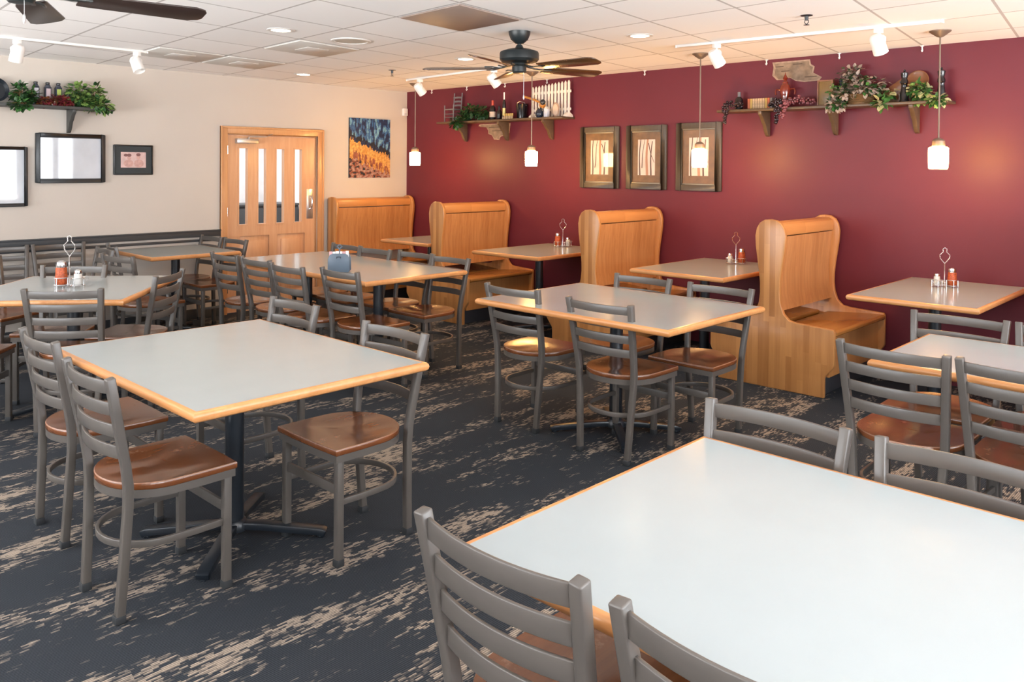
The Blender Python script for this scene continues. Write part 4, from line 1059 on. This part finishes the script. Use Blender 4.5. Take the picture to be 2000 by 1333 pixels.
t = thing('wooden_plate', 'small tan oval plate leaning at the right of the picket fence', 'plate', (2.535, -0.13, Z1))
pe = [(0.042*math.cos(2*PI*i/24), 0.075+0.074*math.sin(2*PI*i/24)) for i in range(24)]
MB().prism(pe, 'xz', -0.006, 0.006).build('plate_body', M['stone_edge'], t, bevel=0.003)
MB().prism([(x*0.75, 0.075+(z-0.075)*0.75) for x, z in pe], 'xz', -0.0075, -0.006).build('plate_well', M['paper'], t)
# shelf two on the burgundy wall
Z2 = 2.0485
bottle('dark green bottle at the left end of the long shelf', 4.54, -0.08, Z2, 0.034, 0.155, M['bottle_dark'], M['pewter'], M['bottle_dark'])
def grapes(label, pts, n, r, mat, seed, base):
    rr = random.Random(seed); c0 = Vector(base)
    t = thing('grape_bunch', label, 'grapes', c0, 0, None)
    m = MB()
    for i in range(n):
        f = rr.random()*(len(pts)-1); k = min(int(f), len(pts)-2); f -= k
        (p, a), (q, b_) = pts[k], pts[k+1]
        c = Vector(p).lerp(Vector(q), f); w_ = a+(b_-a)*f
        c += Vector((rr.uniform(-1, 1), rr.uniform(-1, 1)*.6, rr.uniform(-1, 1)*.7))*w_
        m.ball(c-c0, r*rr.uniform(.85, 1.15), 7)
    m.build('berries', mat, t)
    MB().tube([Vector(p)-c0 for p, a in pts], 0.002, 5).build('stem', M['wicker'], t)
grapes('dark grape bunch hanging over the left end of the long shelf', [((4.60, -0.15, Z2+0.04), 0.03), ((4.50, -0.20, Z2+0.05), 0.03), ((4.495, -0.235, Z2-0.03), 0.022), ((4.495, -0.235, Z2-0.115), 0.008)], 75, 0.011, M['grape_dark'], 1, (4.54, -0.15, Z2))
grapes('dark purple grape bunch hanging below the red glass decanter', [((4.88, -0.16, Z2+0.04), 0.03), ((4.955, -0.21, Z2+0.05), 0.03), ((4.96, -0.235, Z2-0.04), 0.024), ((4.945, -0.235, Z2-0.13), 0.006)], 75, 0.011, M['grape_dark'], 2, (4.90, -0.15, Z2))
grapes('pink grape bunch lying and hanging right of the red decanter', [((5.20, -0.13, Z2+0.035), 0.028), ((5.08, -0.15, Z2+0.06), 0.04), ((5.01, -0.215, Z2+0.03), 0.028), ((5.0, -0.235, Z2-0.09), 0.012)], 120, 0.011, M['grape_pink'], 3, (5.10, -0.14, Z2))
for i in range(10):
    mt = [M['cork_red'], M['cork_gold'], M['cork'], M['cork'], M['cork'], M['cork'], M['cork'], M['cork_gold'], M['cork_red'], M['pewter']][i]
    t_ = 'small book' 
    lab = {0: 'small red-spined book at the left end of the row on the long shelf', 1: 'small gold-spined book beside the left red one on the long shelf', 7: 'small gold-spined book near the right end of the row on the long shelf', 8: 'small red-spined book near the right end of the row on the long shelf', 9: 'small grey-spined book at the right end of the row on the long shelf'}.get(i, 'small tan-spined book in the middle of the row on the long shelf')
    t = thing('small_book', lab, 'book', (4.655+0.022*i, -0.10, Z2), 0, 'small books on the long shelf')
    MB().box(-0.0095, 0.0095, -0.031, 0.03, 0, 0.088).build('cover', mt, t, bevel=0.001)
    MB().box(-0.007, 0.007, -0.025, 0.031, 0.003, 0.0885).build('pages', M['paper_white'], t)
t = thing('glass_decanter', 'red glass decanter with two handles on the long shelf', 'decanter', (4.955, -0.09, Z2))
MB().lathe([(0.030, 0), (0.036, 0.01), (0.030, 0.05), (0.038, 0.11), (0.045, 0.15), (0.036, 0.185), (0.022, 0.20), (0.024, 0.21)], 20).build('vessel', M['red_glass'], t)
MB().lathe([(0.020, 0.21), (0.012, 0.225), (0.020, 0.245), (0.004, 0.275), (0.002, 0.29)], 14).build('stopper', M['red_glass'], t)
for s in (-1, 1): MB().tube([(s*0.040, 0, 0.15), (s*0.075, 0, 0.155), (s*0.085, 0, 0.13), (s*0.078, 0, 0.11)], 0.008, 8, up=(0, 1, 0)).build('handle', M['red_glass'], t)
t = thing('wooden_box', 'tan wooden picture box standing beside the pink plant on the long shelf', 'box', (5.29, -0.09, Z2))
MB().box(-0.062, 0.062, -0.012, 0.012, 0, 0.205).build('panel', M['olive_wood'], t, bevel=0.003)
MB().box(-0.062, -0.052, -0.018, -0.012, 0, 0.205).box(0.052, 0.062, -0.018, -0.012, 0, 0.205).box(-0.052, 0.052, -0.018, -0.012, 0.195, 0.205).box(-0.052, 0.052, -0.018, -0.012, 0, 0.01).build('frame', M['brown_wood'], t)
bottle('dark blue bottle behind the silver pink plant on the long shelf', 5.40, -0.07, Z2, 0.036, 0.21, M['bottle_blue'], M['bottle_blue'], M['bottle_blue'])
foliage('silver_plant', 'big silvery pink dried plant in a basket on the long shelf', 'plant', [M['leaf_silver'], M['leaf_silver'], M['leaf_silver'], M['leaf'], M['leaf_dark']], [((5.50, -0.12, Z2+0.17), (0.17, 0.07, 0.08)), ((5.65, -0.12, Z2+0.15), (0.14, 0.07, 0.07)), ((5.46, -0.17, Z2+0.08), (0.11, 0.06, 0.08)), ((5.49, -0.10, Z2+0.25), (0.10, 0.04, 0.05)), ((5.42, -0.215, Z2+0.0), (0.08, 0.02, 0.05)), ((5.62, -0.19, Z2+0.11), (0.15, 0.03, 0.04))], 105, 0.040, 13, (5.55, -0.12, Z2))
foliage('green_plant', 'green leafy stems beside the silver pink plant and tan box', 'plant', [M['leaf'], M['leaf_light']], [((5.385, -0.155, Z2+0.10), (0.06, 0.03, 0.05))], 40, 0.038, 14, (5.385, -0.155, Z2))
t = thing('wicker_basket', 'brown wicker basket under the silver pink plant', 'basket', (5.58, -0.15, Z2))
bk = MB()
for i in range(7):
    z = 0.006+0.011*i; rr = 0.072+0.0022*i
    bk.tube([(rr*1.25*math.cos(2*PI*k/22), 0.045*(0.9+0.02*i)*math.sin(2*PI*k/22), z+0.002*(k % 2)) for k in range(22)], 0.006, 6, closed=True)
bk.build('weave', M['wicker'], t)
MB().lathe([(0.002, 0.0), (0.06, 0.0), (0.06, 0.008), (0.002, 0.008)], 16).build('base', M['wicker'], t)
foliage('pothos_plant', 'small pothos with cream and green leaves hanging right of the basket', 'plant', [M['leaf'], M['leaf_light'], M['leaf_cream'], M['leaf']], [((5.765, -0.16, Z2+0.06), (0.08, 0.04, 0.06)), ((5.76, -0.215, Z2+0.0), (0.07, 0.015, 0.035))], 32, 0.055, 17, (5.765, -0.15, Z2))
foliage('ivy_plant', 'full green ivy with cream tips between the two black pepper mills', 'plant', [M['leaf'], M['leaf'], M['leaf'], M['leaf'], M['leaf_light'], M['leaf_cream']], [((6.0, -0.16, Z2+0.09), (0.085, 0.05, 0.06)), ((6.03, -0.16, Z2+0.045), (0.10, 0.05, 0.06)), ((6.14, -0.215, Z2+0.0), (0.06, 0.012, 0.03))], 95, 0.045, 19, (6.0, -0.13, Z2))
def mill(label, x, y):
    t = thing('pepper_mill', label, 'pepper mill', (x, y, Z2), 0, 'black pepper mills on the long shelf')
    MB().lathe([(0.032, 0), (0.034, 0.008), (0.028, 0.02), (0.030, 0.05), (0.022, 0.10), (0.020, 0.125), (0.026, 0.135)], 20).build('body', M['bottle_dark'], t)
    MB().lathe([(0.027, 0.137), (0.026, 0.15), (0.019, 0.17), (0.024, 0.19), (0.026, 0.21), (0.018, 0.218), (0.006, 0.222)], 20).build('cap', M['bottle_dark'], t)
    MB().ball((0, 0, 0.229), 0.009, 8).build('finial', M['bottle_dark'], t)
mill('left black pepper mill, before the round wooden plate', 5.895, -0.15)
mill('right black pepper mill, behind the rightmost pendant rod', 6.135, -0.12)
t = thing('round_board', 'round brown wooden plate leaning on the wall at the right of the long shelf', 'plate', (5.955, -0.045, Z2))
r4 = Matrix.Translation((0, 0, 0.155)) @ Matrix.Rotation(math.radians(80), 4, 'X')
MB().lathe([(0.002, 0.0), (0.06, 0.0), (0.078, 0.010), (0.080, 0.014), (0.074, 0.018), (0.055, 0.010), (0.002, 0.009)], 28, mat=r4).build('dish', M['brown_wood'], t)
MB().box(-0.05, 0.05, -0.005, 0.03, 0, 0.075).build('stand', M['brown_wood'], t)
t = thing('cutting_board', 'reddish brown wooden board leaning left of the pepper mill', 'board', (5.80, -0.06, Z2))
MB().prism([(-0.075, 0.10), (0.06, 0.19), (0.075, 0.17), (0.06, 0.0), (-0.07, 0.0)], 'xz', -0.01, 0.01).build('board_body', M['brown_wood'], t, bevel=0.003)
MB().lathe([(0.004, -0.012), (0.010, -0.012), (0.010, 0.012), (0.004, 0.012)], 12, mat=Matrix.Translation((0.045, 0, 0.155)) @ Matrix.Rotation(PI/2, 4, 'X')).build('hang_ring', M['black'], t)

# ------------------------------------------------------------------ lights
def area(name, loc, rot, sx, sy, power, col):
    l = bpy.data.lights.new(name, 'AREA'); l.shape = 'RECTANGLE'; l.size = sx; l.size_y = sy; l.energy = power; l.color = col
    o = bpy.data.objects.new(name, l); COL.objects.link(o); o.location = loc; o.rotation_euler = rot
    return o
WP = 79.0
for s0, s1 in spR:
    area('window_daylight', (XR+0.16, (s0+s1)/2, (WZ0+WZ1)/2), (0, PI/2, 0), WZ1-WZ0, s1-s0, WP*(s1-s0), (0.87, 0.935, 1.0))
for s0, s1 in spF:  # lamps at the added front windows, lighting the left half
    area('window_daylight', ((s0+s1)/2, YF-0.16, (WZ0+WZ1)/2), (PI/2, 0, 0), s1-s0, WZ1-WZ0, WP*0.75*(s1-s0), (0.88, 0.94, 1.0))
# added lamps outside, imitating ground bounce, aimed up to brighten the ceiling
area('ceiling_fill', (XR+1.3, -4.6, 0.25), (0, math.radians(180-48), 0), 1.6, 8.6, 2900.0, (1.0, 0.97, 0.93))
area('ceiling_fill', (3.3, YF-1.3, 0.25), (math.radians(180-48), 0, 0), 5.6, 1.6, 3000.0, (1.0, 0.97, 0.93))
area('hall_light', (-1.7, -2.6, CZ-0.03), (0, 0, 0), 2.4, 3.6, 190.0, (1.0, 0.98, 0.95))
def spotl(name, loc, target, power, ang, col, blend=0.6, r=0.04):
    l = bpy.data.lights.new(name, 'SPOT'); l.energy = power; l.spot_size = math.radians(ang); l.spot_blend = blend; l.color = col; l.shadow_soft_size = r
    o = bpy.data.objects.new(name, l); COL.objects.link(o); o.location = loc
    d = Vector(target)-Vector(loc); o.rotation_euler = d.to_track_quat('-Z', 'Y').to_euler()
for x, y in ((2.99, -3.52), (0.75, -1.94), (2.86, -1.69), (4.68, -1.75), (4.9, -3.55), (6.7, -1.8), (6.8, -3.6), (4.9, -5.4)):
    spotl('downlight_beam', (x, y, CZ-0.02), (x, y, 0), 26.0, 120, (1.0, 0.84, 0.62), 0.9)
world = bpy.data.worlds.new('sky'); SC.world = world; world.use_nodes = True
bg = world.node_tree.nodes['Background']; bg.inputs[0].default_value = (0.85, 0.92, 1.0, 1); bg.inputs[1].default_value = 1.2

# ------------------------------------------------------------------ camera
CAM = dict(X0=7.9555, Y0=-6.4574, H=1.553, yaw=0.761, f=1600.3, y0=350.0, roll=0.0079, pitch=0.015)
yaw, pt, rl = CAM['yaw'], CAM['pitch'], CAM['roll']
fw = Vector((-math.sin(yaw), math.cos(yaw), 0)); ri = Vector((math.cos(yaw), math.sin(yaw), 0)); up = Vector((0, 0, 1))
Fv = fw*math.cos(pt)-up*math.sin(pt); Uv = up*math.cos(pt)+fw*math.sin(pt)
Rv = ri*math.cos(rl)+Uv*math.sin(rl); Uv2 = Uv*math.cos(rl)-ri*math.sin(rl)
cd = bpy.data.cameras.new('camera'); cam = bpy.data.objects.new('camera', cd); COL.objects.link(cam)
mw = Matrix((Rv, Uv2, -Fv)).transposed().to_4x4(); mw.translation = Vector((CAM['X0'], CAM['Y0'], CAM['H']))
cam.matrix_world = mw
cd.sensor_fit = 'HORIZONTAL'; cd.sensor_width = 36.0; cd.lens = CAM['f']*36.0/2000.0
cd.shift_y = -(666.5-CAM['y0'])/2000.0
cd.clip_start = 0.05
SC.camera = cam
vs = SC.view_settings
vs.view_transform = 'Standard'; vs.look = 'None'; vs.exposure = 0.0; vs.gamma = 1.0; vs.use_curve_mapping = False
SC.cycles.max_bounces = 10; SC.cycles.diffuse_bounces = 7; SC.cycles.glossy_bounces = 4; SC.cycles.transparent_max_bounces = 8
SC.cycles.caustics_reflective = False; SC.cycles.caustics_refractive = False
